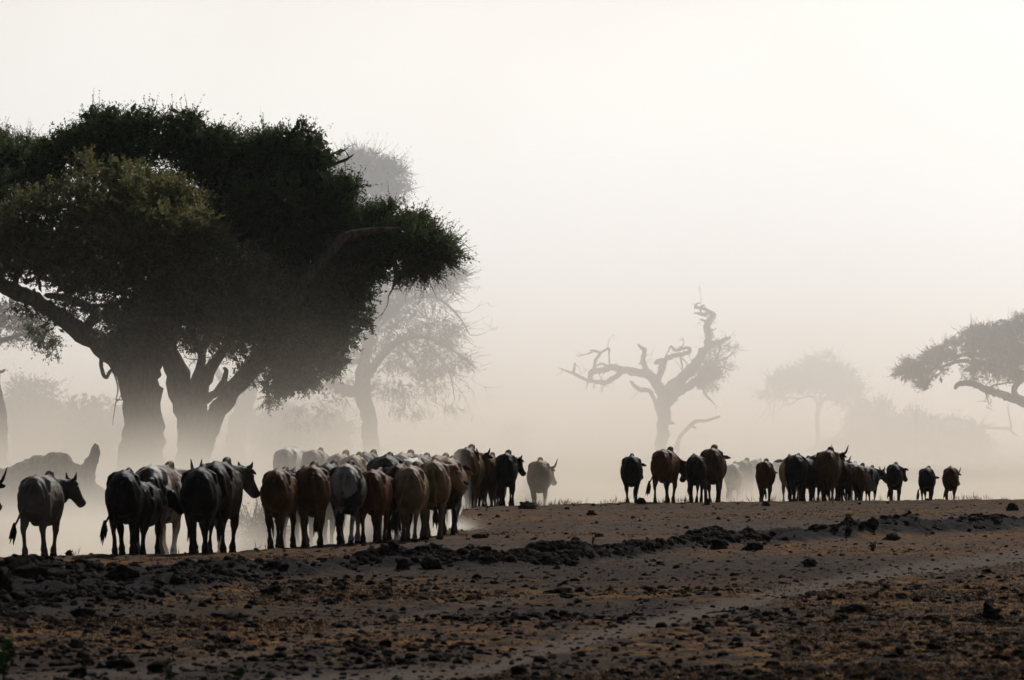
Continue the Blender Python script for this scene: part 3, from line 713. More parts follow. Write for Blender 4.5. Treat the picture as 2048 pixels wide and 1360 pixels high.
def cow(px, d, top, yaw, head, pitch, ct, horn, gait, label, near=False, width=1.0, group='cattle walking away in the herd', hump=1.0, tail=0.0, size=None, hornup=.42, low=0.0):
    """px column of the rump centre, d distance, top row of the back; yaw degrees to the right; head: turn right (deg)"""
    seed = int(abs(px) * 7 + d)
    rnd = np.random.RandomState(seed)
    cx = (px - 1024) / F * d
    z0 = zg(cx, d) - low
    ztop = CAMZ + (HY - top) / F * d
    sc_ = size or (ztop - z0) / 1.32
    G = Geo()
    bw = width * .88 * rnd.uniform(.95, 1.05)
    ln_ = rnd.uniform(.93, 1.04)
    if tail == 0: tail = rnd.uniform(-.55, .55)
    hump = hump * rnd.uniform(.6, .98); bel = rnd.uniform(.93, 1.10)
    # torso rings: y, zc, half width, half height
    rings = [(-.84, .98, .12, .15), (-.81, .965, .22, .26), (-.72, .955, .275, .325), (-.56, .945, .300, .352), (-.36, .93, .285, .355), (-.15, .90, .295, .375), (.08, .875, .310, .395),
             (.30, .88, .290, .395), (.48, .91, .240, .37), (.62, .94, .195, .32), (.74, .97, .15, .25), (.82, .98, .08, .14)]
    pts = [(0, y, z, wd * bw * (bel if -.2 < y < .4 else 1.0), h) for y, z, wd, h in rings]
    n0 = len(G.V)
    G.tube(pts, 20, up=(0, 0, 1), power=.88)
    V = G.V[-1]                           # narrow the upper part: a bony, roof-shaped back
    zz = V[:, 2]
    f = np.clip((zz - .95) / .38, 0, 1)
    V[:, 0] *= 1 - .30 * f ** 1.5
    f2 = np.clip((.80 - zz) / .4, 0, 1)
    V[:, 0] *= 1 - .18 * f2
    # spine ridge, hooks and pins
    G.tube([(0, y, z, .045) for y, z in ((-.80, 1.14), (-.70, 1.24), (-.50, 1.285), (-.2, 1.265), (.1, 1.255), (.35, 1.265), (.6, 1.24))], 8)
    for s in (-1, 1):
        G.tube([(s * .05, -.42, 1.25, .05), (s * .15 * bw, -.46, 1.240, .046), (s * .225 * bw, -.52, 1.195, .046), (s * .245 * bw, -.58, 1.08, .05)], 8)
        G.tube([(s * .06, -.70, 1.2, .05), (s * .12, -.83, 1.11, .05), (s * .14, -.83, .98, .07), (s * .15, -.80, .84, .09)], 8)
        G.blob((s * .14, .46, 1.0), (.09, .13, .18))
    # hump over the withers
    hs = hump
    G.tube([(0, .26, 1.20, .07 * hs), (0, .36, 1.25, .08 * hs), (0.01, .45, 1.255 + .06 * hs, .085 * hs), (0.015, .52, 1.26 + .08 * hs, .065 * hs), (.015, .60, 1.24, .05 * hs)], 10)
    # brisket, dewlap, belly fold
    G.blob((0, .66, .76), (.09, .16, .16)); G.blob((0, -.46, .58), (.11, .13, .09)); G.blob((0, .1, .52), (.05, .25, .05))
    # legs
    gh, gf = gait
    hooves = []
    lift = {}
    for s in (-1, 1):
        for hind in (1, 0):
            off = (gh if hind else gf) * s * (.17 if hind else .15) + rnd.uniform(-.02, .02)
            up_ = .0
            xo = rnd.uniform(-.02, .02)
            if hind:
                J = [(.13 * bw, -.60, .98, .16, .19), (.165 * bw, -.60, .80, .125, .19), (.165 * bw, -.56, .66, .085, .13), (.15 * bw, -.64, .54, .055, .075), (.145 * bw, -.70, .46, .042, .062), (.14 * bw, -.69, .40, .036, .046), (.13 * bw, -.66, .30, .027, .032), (.125 * bw, -.64, .18, .026, .031), (.12 * bw, -.63, .115, .038, .042), (.12 * bw, -.61, .06, .036, .044)]
                hip = .85
            else:
                J = [(.15 * bw, .48, .98, .10, .16), (.165 * bw, .46, .78, .085, .12), (.155 * bw, .46, .62, .056, .072), (.145 * bw, .47, .50, .045, .052), (.14 * bw, .485, .42, .048, .052), (.135 * bw, .48, .36, .036, .04), (.13 * bw, .475, .27, .026, .030), (.125 * bw, .47, .17, .026, .030), (.12 * bw, .475, .11, .037, .041), (.12 * bw, .49, .06, .035, .042)]
                hip = .80
            Q = []
            for (x, y, z, rw, rh) in J:
                t = max(0, (hip - z) / hip)
                yy = y + off * t * 1.2
                zz_ = z
                if off < -.08 and hind and z < .5: yy -= .03
                th = 1.0 if z > .6 else (1.22 if z > .2 else 1.42)
                Q.append((s * x + xo * t, yy, zz_, rw * th, rh * th))
            Q = catmull(Q, 2)
            G.tube(Q, 10, up=(0, 1, 0))
            q = Q[-1]
            hooves.append((q[0], q[1] + .015, 0))
            G.blob((q[0], q[1] - .02, .10), (.050, .058, .065))
    # neck and head, bent by yaw and pitch
    hr, hp = R(head), R(pitch)
    nb = Vector((0, .60, 1.05))
    d0 = Vector((0, 1, .12 - math.sin(hp) * .8)).normalized()
    d0 = Matrix.Rotation(-hr * .45, 3, 'Z') @ d0
    d1 = Vector((0, 1, .10 - math.sin(hp) * 1.0)).normalized()
    d1 = Matrix.Rotation(-hr * .8, 3, 'Z') @ d1
    p1 = nb + d0 * .18; p2 = p1 + d1 * .23
    G.tube(catmull([(*(nb - d0 * .12), .15, .26), (*nb, .125, .235), (*p1, .10, .19), (*p2, .088, .14)], 3), 12, up=(0, 0, 1))
    # dewlap
    G.tube([(*(nb + Vector((0, -.02, -.26))), .03, .10), (*(p1 + Vector((0, 0, -.23))), .026, .11), (*(p2 + Vector((0, 0, -.17))), .020, .07)], 8, up=(0, 0, 1))
    hd = Vector((0, .62, -.85 - math.sin(hp) * .3)).normalized()
    hr = hr * 1.25
    hd = Matrix.Rotation(-hr, 3, 'Z') @ hd
    side = Matrix.Rotation(-hr, 3, 'Z') @ Vector((1, 0, 0))
    hu = side.cross(hd).normalized()
    poll = p2 + d1 * .04 + Vector((0, 0, .07))
    hp_ = lambda a, b_, c_: poll + hd * a + side * b_ + hu * c_
    head_pts = [(-.05, .0, .065, .07), (.0, -.01, .105, .11), (.08, -.03, .118, .13), (.15, -.035, .108, .125), (.24, -.035, .084, .105), (.32, -.03, .074, .088), (.385, -.027, .082, .082), (.43, -.025, .076, .074), (.455, -.025, .045, .04)]
    G.tube([(*hp_(a, 0, c_), rw, rh) for a, c_, rw, rh in head_pts], 12, up=tuple(hu))
    for s in (-1, 1):
        G.blob(tuple(hp_(.12, s * .092, .035)), (.03, .03, .025))      # brow
        G.blob(tuple(hp_(.42, s * .045, .03)), (.02, .02, .018))     # nostril wing
        G.blob(tuple(hp_(.14, s * .07, -.095)), (.035, .05, .05))     # jaw
    G.tube([(*hp_(.18, 0, -.11), .06, .04), (*hp_(.30, 0, -.10), .052, .03), (*hp_(.40, 0, -.085), .048, .025)], 8, up=tuple(hu))
    me = voxel(G, 'body', .022 if near else .030, 3 if near else 2, .5)
    # gentle unevenness of hide over bone
    sv = seed % 97
    displace(me, lambda p: .010 * max(0, 1 - abs(p.y - .05) / .42) * max(0, 1 - abs(p.z - .92) / .30) * math.sin(p.y * 62 + p.z * 8) + mn.noise(p * 4 + Vector((sv, 0, 0))) * .014 + mn.noise(p * 12 + Vector((0, sv, 0))) * .006)
    # thin additions: ears, tail cord, hooves, joined into the same body mesh
    T = Geo()
    for s in (-1, 1):
        e0 = hp_(.03, s * .085, .015); ed = (side * s * 1.0 - hd * .15 + hu * (.10 + rnd.uniform(-.2, .15))).normalized()
        e = [e0, e0 + ed * .08, e0 + ed * .17 - hu * .03, e0 + ed * .25 - hu * .07]
        T.tube([(*e[0], .022, .022), (*e[1], .056, .016), (*e[2], .052, .012), (*e[3], .008, .006)], 8, up=tuple(hd.cross(ed).normalized()))
    tz = [(0, -.76, 1.15, .03), (0, -.87, 1.10, .028), (tail * .06, -.90, 1.0, .026), (tail * .14 + .01, -.92, .8, .024), (tail * .22 + .01, -.92, .62, .019), (tail * .28, -.93, .50, .018)]
    T.tube(catmull(tz, 3), 6)
    for hx, hy, _ in hooves:
        for q in (-.017, .017):
            T.tube([(hx + q * 1.5, hy - .02, .0, .032, .055), (hx + q * 1.5, hy - .01, .03, .032, .052), (hx + q, hy, .07, .028, .045), (hx + q * .6, hy, .10, .018, .03)], 6, up=(0, 1, 0), mi=1)
    bmh = bmesh.new(); bmh.from_mesh(me)
    tm = T.mesh('t'); bmh.from_mesh(tm)
    bmh.to_mesh(me); bmh.free(); bpy.data.meshes.remove(tm)
    me.polygons.foreach_set('use_smooth', np.ones(len(me.polygons), bool))
    root = empty('cow', (cx, d, z0), R(-((yaw + rnd.uniform(-4, 4)) * .62 - 4 * (1024 - px) / 1024))); root.scale = (sc_, sc_ * ln_, sc_)
    link('body', me, [coat(ct), M['hoof']], root)
    # tail tuft
    Tt = Geo()
    tx = tail * .28
    for k in range(9):
        a = rnd.uniform(-.035, .035); b_ = rnd.uniform(-.02, .02); l = rnd.uniform(.18, .33)
        Tt.tube([(tx, -.93, .56, .018), (tx + a + tail * .01, -.93 + b_, .50 - l * .4, .026), (tx + a * 1.6 + tail * .04, -.93 + b_ * 1.4, .50 - l, .004)], 5)
    link('tail_tuft', Tt.mesh('tail_tuft'), coat('black:0' if ct.split(':')[0] not in ('brown', 'red', 'tan') else 'darkbrown:0'), root)
    if horn > 0:
        for s in (-1, 1):
            h0 = hp_(-.01, s * .065, .05)
            out = (side * s).normalized(); upv = Vector((0, 0, 1))
            C_ = [h0, h0 + out * .095 * horn + upv * .02 * horn, h0 + out * .14 * horn + upv * (.05 + .08 * hornup) * horn, h0 + out * (.20 - .05 * hornup) * horn + upv * (.08 + .22 * hornup) * horn]
            Gh = Geo(); rr_ = [.036, .030, .021, .005]
            Gh.tube(catmull([(*c, r_) for c, r_ in zip(C_, rr_)], 4), 8)
            link('horn', Gh.mesh('horn'), M['horn'], root)
    if near:
        for s in (-1, 1):
            Ge = Geo(); Ge.blob(tuple(hp_(.12, s * .108, .012)), (.018, .018, .018), seg=8)
            link('eye', Ge.mesh('eye'), M['eye'], root)
    tag(root, label, 'cow', group)
    return sc_

HERD = 'cattle in the left half of the herd'
HR = 'cattle in the right half of the herd'
# (px, distance, top row, yaw, head turn, head pitch, coat, horn, gait, label, options)
COWS = [
 (-56, 100.3, 945, 14, 24, 10, 'darkbrown:1', 1.5, (1, -1), 'cow cut off by the left edge, only its curved horn and ear in view', dict(near=True)),
 (86, 100.4, 948, 24, 42, 0, 'grey:2', .75, (1, -1), 'pale grey humped cow at far left, head turned right in profile', dict(near=True, tail=-.9, width=1.08)),
 (252, 100.7, 938, 9, 12, 35, 'black:3', 0, (1, -1), 'black cow seen from behind, second full cow from the left', dict(near=True, tail=-.9)),
 (292, 101.6, 962, 14, 58, 10, 'black:4', 0, (-1, 1), 'smaller black cow in front of the brown-and-white one, head turned right', dict(near=True)),
 (322, 103.2, 928, 20, 46, 0, 'brownwhite:5', 1.0, (1, -1), 'white cow with brown rump and upright horn, behind the smaller black cow', dict(near=True)),
 (402, 101.9, 933, 5, 8, 20, 'black:6', 0, (-1, 1), 'black cow seen straight from behind, left of the humped dark one', dict(near=True, width=1.05)),
 (442, 103.6, 921, 17, 32, 0, 'darkbrown:7', .5, (1, -1), 'tall dark brown cow with a high hump and a drooping ear, head turned right', dict(near=True, hump=1.25)),
 (562, 105.8, 936, 9, 40, 8, 'brown:8', 0, (-1, 1), 'reddish brown cow at the left end of the middle group', dict(near=True)),
 (626, 107.3, 929, 4, -30, 30, 'brown:9', 0, (1, -1), 'brown cow seen from behind, second in the middle group', dict(near=True, width=1.04)),
 (696, 108.6, 926, 5, 20, 35, 'pied:12.4', 0, (-1, 1), 'white and black patched cow in the middle group', dict(near=True, width=1.06)),
 (752, 109.6, 938, 8, 40, 15, 'red:11', 0, (1, -1), 'dark reddish cow just right of the patched one, ear lit', dict(near=True)),
 (776, 113.8, 908, 5, 10, 20, 'black:12', 0, (1, -1), 'tall black cow standing above its neighbours in the middle group', dict(near=True, width=1.05)),
 (826, 111.2, 930, 11, -35, 20, 'tan:13', 0, (-1, 1), 'pale tan cow with rim-lit flank at the front right of the middle group', dict(near=True, tail=-.8)),
 (868, 112.7, 919, 4, 52, 0, 'tan:14', 0, (1, -1), 'tan cow between the rim-lit one and the dark one at the dust puff', dict(near=True)),
 (898, 116.0, 932, 5, 10, 30, 'darkbrown:15', 0, (-1, 1), 'dark cow at the right end of the middle group, by the puff of dust', dict(near=True)),
 (900, 123.0, 914, 8, 15, 20, 'tan:16', 0, (1, -1), 'tan cow half hidden behind the dark one by the dust puff', dict(width=1.0)),
 # back row in the dust
 (800, 112.6, 926, 6, 10, 25, 'darkbrown:55', 0, (1, -1), 'dark brown cow between the tall black one and the rim-lit tan one', dict(near=True)),
 (660, 113.5, 925, 6, 20, 15, 'darkbrown:56', 0, (-1, 1), 'dark cow filling the gap between the second brown and the patched one', dict()),
 (600, 112.0, 934, 12, 20, 20, 'black:57', 0, (1, -1), 'dark cow filling the gap between the two front brown ones', dict()),
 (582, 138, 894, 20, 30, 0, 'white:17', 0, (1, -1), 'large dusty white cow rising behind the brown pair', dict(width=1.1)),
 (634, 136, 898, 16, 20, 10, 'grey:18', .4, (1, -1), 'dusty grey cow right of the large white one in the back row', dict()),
 (684, 130, 906, 14, 15, 10, 'tan:19', 0, (-1, 1), 'dusty tan cow in the back row above the patched cow', dict()),
 (712, 124, 908, 12, 20, 10, 'tan:20', 0, (1, -1), 'sandy cow in the back row left of the tall black one', dict()),
 (738, 126, 903, 10, 10, 10, 'darkbrown:21', 0, (1, -1), 'dark cow whose back peeps out above the reddish one', dict()),
 (812, 125, 904, 10, 10, 10, 'tan:22', 0, (1, -1), 'sandy cow whose back shows just right of the tall black one', dict()),
 (826, 119, 914, 14, 10, 10, 'white:23', 0, (-1, 1), 'pale cow close behind the rim-lit tan one', dict()),
 (848, 123, 908, 12, 10, 10, 'brown:24', 0, (1, -1), 'brown cow in the back row above the rim-lit tan one', dict()),
 (882, 126, 909, 14, 20, 10, 'brown:25', 0, (-1, 1), 'brown cow in the back row left of the big humped brown one', dict()),
 # gap group
 (938, 146.5, 894, 5, 32, 5, 'brown:26', .7, (1, -1), 'big brown humped cow standing highest where the bank turns', dict(width=1.06, near=True)),
 (954, 148.4, 918, 6, 10, 25, 'darkbrown:53', 0, (1, -1), 'dark brown cow at the flank of the big brown humped one', dict()),
 (996, 150.5, 915, 6, 10, 25, 'red:54', 0, (1, -1), 'reddish cow just left of the black one that looks right', dict()),
 (980, 149.5, 908, 12, 30, 20, 'brown:27', 0, (-1, 1), 'brown cow wedged between the big brown one and the black one', dict()),
 (966, 156, 914, 8, 10, 20, 'darkbrown:28', 0, (1, -1), 'dark cow mostly hidden behind the wedge of brown cows', dict()),
 (1014, 148.6, 905, 6, 36, 5, 'black:29', .5, (1, -1), 'black cow with head turned right at the right end of the gap group', dict(near=True)),
 (1079, 154.0, 919, 3, 40, 15, 'tan:30', 1.5, (1, -1), 'lone dusty tan cow with one long horn sticking out', dict(hornup=.35, width=1.08)),
 # right half
 (1263, 152.0, 910, 3, 25, 15, 'black:31', 0, (-1, 1), 'black cow on its own at the left end of the right group', dict(near=True)),
 (1333, 151.6, 898, 14, 30, 25, 'red:32', 0, (1, -1), 'tall red-brown cow with its tail hanging clear on the left', dict(near=True, tail=-.9)),
 (1390, 152.2, 909, -6, -30, 30, 'black:33', 0, (-1, 1), 'black cow between the two tall brown ones', dict(near=True, tail=-.8)),
 (1426, 154, 895, 3, 8, 10, 'brown:34', 0, (1, -1), 'tall brown cow right of the black one, back rising highest of the three', dict(near=True, width=1.03)),
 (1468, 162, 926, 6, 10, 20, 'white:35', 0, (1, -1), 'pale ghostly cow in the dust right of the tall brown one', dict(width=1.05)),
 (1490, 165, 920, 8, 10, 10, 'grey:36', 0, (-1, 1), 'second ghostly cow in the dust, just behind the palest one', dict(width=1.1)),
 (1531, 154.6, 921, 2, 0, 30, 'red:37', 0, (1, -1), 'red-brown cow seen straight from behind in front of the ghostly ones', dict(near=True)),
 (1516, 170, 918, 10, 20, 10, 'brown:38', 0, (-1, 1), 'dusty brown cow peeping out left of the red-brown one', dict()),
 (1562, 173, 920, 12, 20, 10, 'grey:39', 0, (-1, 1), 'dusty grey cow seen in the gap left of the broad black one', dict()),
 (1594, 154.6, 908, 6, 10, 20, 'black:40', 0, (1, -1), 'broad black cow with a muddy rump near the middle of the right group', dict(near=True, width=1.2)),
 (1582, 156.8, 910, -8, 0, 0, 'tan:41', 0, (1, -1), 'tan cow just showing left of the broad black one', dict()),
 (1634, 157, 909, 6, 10, 10, 'black:42', 0, (-1, 1), 'black cow squeezed in behind the broad black one and the horned one', dict()),
 (1658, 155.2, 899, 8, 34, 0, 'brown:43', 1.3, (-1, 1), 'big horned brown humped cow, tallest of the right group', dict(near=True, width=1.12, hump=1.15)),
 (1688, 156.4, 922, 10, 20, 15, 'darkbrown:44', 0, (1, -1), 'dark brown cow tucked against the right side of the horned one', dict()),
 (1708, 157.6, 924, 10, 20, 15, 'white:45', 0, (-1, 1), 'light grey cow between the dark brown one and the black-headed one', dict()),
 (1738, 157, 932, 18, 42, 5, 'blackwhite:46', .8, (1, -1), 'black and pale cow with pricked ears and head turned right', dict()),
 (1614, 155.6, 915, 4, 10, 20, 'darkbrown:50', 0, (1, -1), 'dark brown cow pressed between the broad black one and the horned one', dict()),
 (1722, 156.2, 930, 9, 15, 25, 'brown:51', 0, (-1, 1), 'small brown cow just left of the one with pricked ears', dict()),
 (1672, 157.5, 912, 8, 25, 5, 'darkbrown:52', .9, (1, -1), 'dark cow showing its short horn behind the big horned one', dict()),
 (1790, 156.8, 927, 4, 30, 5, 'darkbrown:47', 0, (-1, 1), 'dark brown cow with its ear held out, third from the right end', dict(near=True)),
 (1855, 157.5, 934, 12, 5, 35, 'black:48', 0, (1, -1), 'shaggy black cow, second from the right end', dict(near=True, tail=-.9)),
 (1901, 158, 933, 3, 30, 15, 'brown:49', 1.0, (-1, 1), 'last brown cow at the right end, one horn tip showing', dict(near=True, tail=-.7, hornup=.5)),
]
for c in COWS:
    s_ = cow(*c[:10], group=HERD if c[0] < 1150 else HR, **c[10])
    print('cow', c[0], round(s_, 2))

# ------------------------------------------------------------------ stones, clods, dry grass
def ico(sub):
    b = bmesh.new(); bmesh.ops.create_icosphere(b, subdivisions=sub, radius=1)
    V = np.array([v.co[:] for v in b.verts]); Fc = np.array([[v.index for v in f.verts] for f in b.faces]); b.free()
    return V, Fc
IC = {1: ico(1), 2: ico(2), 3: ico(3)}
def rockV(sub, rnd, amp=.35):
    V, Fc = IC[sub]
    f = np.ones(len(V))
    for k in (1.7, 3.1, 5.5):
        a = rnd.normal(size=3); b_ = rnd.normal(size=3)
        f += amp / k * 1.5 * np.sin(V @ a * k + rnd.uniform(0, 6)) * np.cos(V @ b_ * k)
    q = rnd.uniform(0, 50, 3)
    f += np.array([mn.noise(Vector(v * 2.3 + q)) * .45 + mn.noise(Vector(v * 6 + q)) * .28 for v in V])
    f += rnd.uniform(-.05, .05, len(V))
    V = V * f[:, None]
    return V, Fc
def scatter(name, label, n, place, size, mat_, sub, seed, flat=.65):
    rnd = np.random.RandomState(seed)
    Vs, Fs, k = [], [], 0
    base = [rockV(sub, rnd) for _ in range(24)]
    cnt = 0
    while cnt < n:
        x, y, s = place(rnd)
        if x is None: continue
        V, Fc = base[rnd.randint(24)]
        a = rnd.uniform(0, 6.28); ca, sa = math.cos(a), math.sin(a)
        s *= size(rnd)
        Q = V * (s * rnd.uniform(.8, 1.3), s, s * flat * rnd.uniform(.7, 1.2))
        Q = np.stack([Q[:, 0] * ca - Q[:, 1] * sa, Q[:, 0] * sa + Q[:, 1] * ca, Q[:, 2]], 1) + (x, y, zg(x, y) + s * .15)
        Vs.append(Q); Fs.append(Fc + k); k += len(V); cnt += 1
    o = link(name, mesh_np(name, np.concatenate(Vs), np.concatenate(Fs), False), mat_)
    tag(o, label, None, None, 'stuff')
def any_place(rnd, lo=54, hi=156):
    py = rnd.uniform(CAMZ * F / hi + HY, CAMZ * F / lo + HY); y = CAMZ * F / (py - HY)
    y = y * rnd.uniform(.99, 1.01)
    px = rnd.uniform(-60, 2110)
    return (px - 1024) / F * y, y, px
def place_clod(rnd):
    while True:
        x, y, px = any_place(rnd)
        b_, t_ = masks(x, y)
        if y > CREST(px) - .3: continue
        p = .012 + .95 * float(b_) ** 1.5 + (.05 if y < 88 else 0)
        p *= max(0, 1 - 1.3 * float(t_))
        p *= .1 + 1.3 * max(0, .2 + .6 * float(wav(x, y, .5, 2.2)))
        if rnd.uniform() < p: return x, y, (1.05 if b_ > .4 else .72)
def place_any(rnd):
    while True:
        x, y, px = any_place(rnd)
        if y > CREST(px) + .2: continue
        return x, y, 1.0
scatter('rubble', 'dark clods heaped along the churned bank', 9500, place_clod, lambda r: .016 + .075 * r.uniform() ** 3.5, M['clod'], 2, 101, .8)
scatter('dirt_clods', 'brown crumbling clods mixed into the churned bank', 3000, place_clod, lambda r: .014 + .06 * r.uniform() ** 3, M['clod2'], 2, 104, .8)
scatter('gravel', 'small brown stones strewn over the bare soil', 9000, place_any, lambda r: .012 + .04 * r.uniform() ** 3, M['clod2'], 1, 102)
scatter('pebbles', 'a few pale pebbles among the clods', 150, lambda r: place_clod(r), lambda r: .012 + .025 * r.uniform() ** 2, M['pale'], 1, 103)

def grass(name, label, n, place, hgt, seed, mat_=None, blades=7, lean=.5, wd=.008):
    L = Leaves(seed); rnd = L.r
    P = np.array([place(rnd) for _ in range(n)])
    z = Z(P[:, 0], P[:, 1])
    base = np.stack([P[:, 0], P[:, 1], z - .01], 1)
    p = np.repeat(base, blades, 0) + np.concatenate([rnd.normal(size=(n * blades, 2)) * .035, np.zeros((n * blades, 1))], 1)
    h = np.repeat(P[:, 2], blades) * hgt * rnd.uniform(.4, 1.2, n * blades)
    d = unit(np.stack([rnd.normal(size=n * blades) * lean, rnd.normal(size=n * blades) * lean, np.ones(n * blades)], 1))
    L.kites(p, d, h, wd * (1 + h * 4), rnd.uniform(0, 1, n * blades), np.zeros(n * blades))
    V = np.concatenate(L.V)
    o = link(name, mesh_np(name, V, np.arange(len(V)).reshape(-1, 4), False, {'tone': np.concatenate(L.tone)}), mat_ or M['straw'])
    tag(o, label, None, None, 'stuff')
def g_place(rnd):
    while True:
        x, y, px = any_place(rnd)
        s = y - CREST(px)
        if s > .4: continue
        b_, t_ = masks(x, y)
        p = .02 + .9 * max(0, float(wav(x, y, .3, 1.3)) - .35) + (.45 if (px > 1550 and y < 86) else 0) + .5 * math.exp(-(s / 1.2) ** 2) * max(0, .3 + float(wav(x, y, .6, 3)))
        p *= (1 - .8 * float(t_)) * (1 - .5 * float(b_))
        if rnd.uniform() < p: return x, y, rnd.uniform(.5, 1.2)
grass('dry_grass', 'short orange dry grass scattered over the plain', 13000, g_place, .07, 111, blades=8, lean=1.6, wd=.009)
def crest_place(rnd):
    while True:
        px = rnd.uniform(-30, 2080)
        if rnd.uniform() > (.15 + .85 * (px > 920)) : continue
        y = float(CREST(px)) + rnd.uniform(-.8, .5); x = (px - 1024) / F * y
        if rnd.uniform() < .08 + .9 * max(0, float(wav(x * 3, y, .5, 3)) - .3): return x, y, rnd.uniform(.15, 1.3) ** 2.2
grass('dead_weeds', 'thin dry weed stalks along the crest of the bank', 260, crest_place, .14, 112, blades=5, lean=.35, wd=.009)

def rock(px, py, wpx, hpx, m, label, name='rock', seed=None):
    rnd = np.random.RandomState(seed or int(px + py))
    x, y = gpt(px, py)
    k = y / F
    V, Fc = rockV(3, rnd, .34)
    V = V * (wpx / 2 * k, wpx / 2 * k * .9, hpx * k * .62)
    o = link(name, mesh_np(name, V, Fc, False), m)
    z = zg(x, y)
    o.location = (x, y, z + hpx * k * .25)
    tag(o, label, 'rock')
ROCKS = [
 (1283, 1008, 20, 14, 'clod', 'dark boulder on the crest at the feet of the lone black cow'), (1052, 1018, 34, 16, 'clod2', 'reddish boulder on the crest below the lone dusty cow'),
 (1414, 1010, 12, 14, 'clod', 'small dark rock on the crest between the black and tall brown cows'), (1531, 1011, 14, 12, 'clod', 'dark rock under the straight red-brown cow'),
 (1184, 1030, 18, 10, 'clod', 'lone round dark stone on the open plain right of centre'), (2024, 1022, 22, 18, 'clod', 'round dark boulder near the right edge just below the crest'),
 (960, 1076, 26, 9, 'clod', 'flat dark lump right of the dust puff'), (138, 1110, 14, 13, 'clod', 'small pointed stone by the pale grey cow\'s front hooves'),
 (1198, 1075, 16, 8, 'clod', 'small flat stone on the plain in the middle of the picture'), (1742, 1078, 24, 20, 'clod', 'pointed dark rock standing highest on the right-hand bank'),
 (1782, 1082, 30, 14, 'clod', 'broad dark rock just right of the pointed one on the bank'), (1438, 1102, 30, 24, 'clod', 'large block at the left end of the right-hand bank'),
 (1505, 1102, 36, 16, 'clod', 'low dark block second from the left on the right-hand bank'), (1618, 1128, 30, 16, 'clod2', 'brown rock in the straw below the right-hand bank'),
 (806, 1140, 32, 26, 'clod', 'tall lump on the middle bank below the patched cow'), (862, 1138, 44, 22, 'clod', 'broad dark lump on the middle bank right of the tall one'),
 (1138, 1130, 36, 18, 'clod', 'dark lump at the right end of the middle bank'), (72, 1185, 96, 42, 'clod', 'huge dark mound of earth near the left edge'),
 (8, 1210, 50, 60, 'clod', 'black block cut off by the left edge'), (252, 1180, 60, 26, 'clod', 'wide dark slab right of the huge mound'), (545, 1190, 34, 22, 'clod', 'dark rock alone in front of the middle bank, under the first brown cow'),
 (168, 1232, 46, 24, 'clod', 'black clod in the rubble left of the straw'), (386, 1258, 18, 12, 'clod', 'small round clod in the left foreground straw'), (156, 1298, 28, 18, 'clod2', 'round brownish stone in the left foreground'),
 (156, 1352, 32, 26, 'clod', 'round dark stone at the bottom edge, left'), (238, 1328, 58, 24, 'clod', 'longest black clump in the left foreground'), (316, 1334, 40, 24, 'clod', 'black clump right of the longest one'),
 (125, 1326, 52, 12, 'clod', 'low flat black clump left of the longest one'), (1038, 1346, 30, 18, 'clod', 'dark stone on the bottom edge at centre'), (1985, 1245, 40, 34, 'clod', 'upright dark rock in the right foreground'),
 (1798, 1318, 24, 28, 'clod', 'narrow dark stone in the right foreground straw'), (1868, 1310, 34, 22, 'clod', 'dark stone beside the narrow one in the right foreground'), (1712, 1222, 66, 22, 'clod', 'long dark hump below the pale track'),
 (460, 1240, 64, 14, 'clod', 'flat black ridge of clods in the left foreground'), (1120, 1185, 44, 14, 'clod', 'flat clod in the straw at centre'),
]
for r_ in ROCKS:
    rock(r_[0], r_[1], r_[2], r_[3], M[r_[4]], r_[5])

# small plants
def plant(px, py, h, n, label, seed, mat_='green', leaf=.06, name='leafy_plant'):
    x, y = gpt(px, py)
    root = empty(name, (x, y, zg(x, y)))
    L = Leaves(seed); rnd = L.r
    G = Geo()
    for k in range(n):
        a = rnd.uniform(0, 6.28); t = rnd.uniform(.1, .6)
        tip = np.array((math.cos(a) * t, math.sin(a) * t, 1)) * h * rnd.uniform(.6, 1.1)
        mid = tip * .5 + rnd.normal(size=3) * h * .06
        G.tube([(0, 0, -.01, .005), (*mid, .004), (*tip, .002)], 4)
        q = np.linspace(.3, 1, 6)[:, None] * tip
        L.kites(q, unit(rnd.normal(size=(6, 3)) + np.array((0, 0, .5))), leaf * rnd.uniform(.6, 1.2, 6), leaf * .5, rnd.uniform(0, 1, 6), np.zeros(6))
    link('stems', G.mesh('stems'), M['bark'], root)
    V = np.concatenate(L.V)
    link('leaves', mesh_np('leaves', V, np.arange(len(V)).reshape(-1, 4), False, {'tone': np.concatenate(L.tone)}), M[mat_], root)
    tag(root, label, 'plant')
plant(6, 1356, .42, 9, 'green leafy plant in the bottom left corner', 201, leaf=.12)
plant(340, 1350, .12, 7, 'tiny green tuft at the bottom edge, left of the brighter one', 202)
plant(478, 1352, .14, 9, 'brighter yellow-green tuft at the bottom edge', 203)
plant(1185, 1086, .16, 8, 'dry grey weed on the open plain', 204, 'straw', .03)
plant(1745, 1104, .16, 26, 'pale dry bush below the pointed rock on the right bank', 205, 'straw', .05)
bush(512, 1052, 26, 12, 113, 130, 'low dry shrub in the dust between the dark humped cow and the first brown one', 206, leaf=.035, fill=.1, spike=.3)

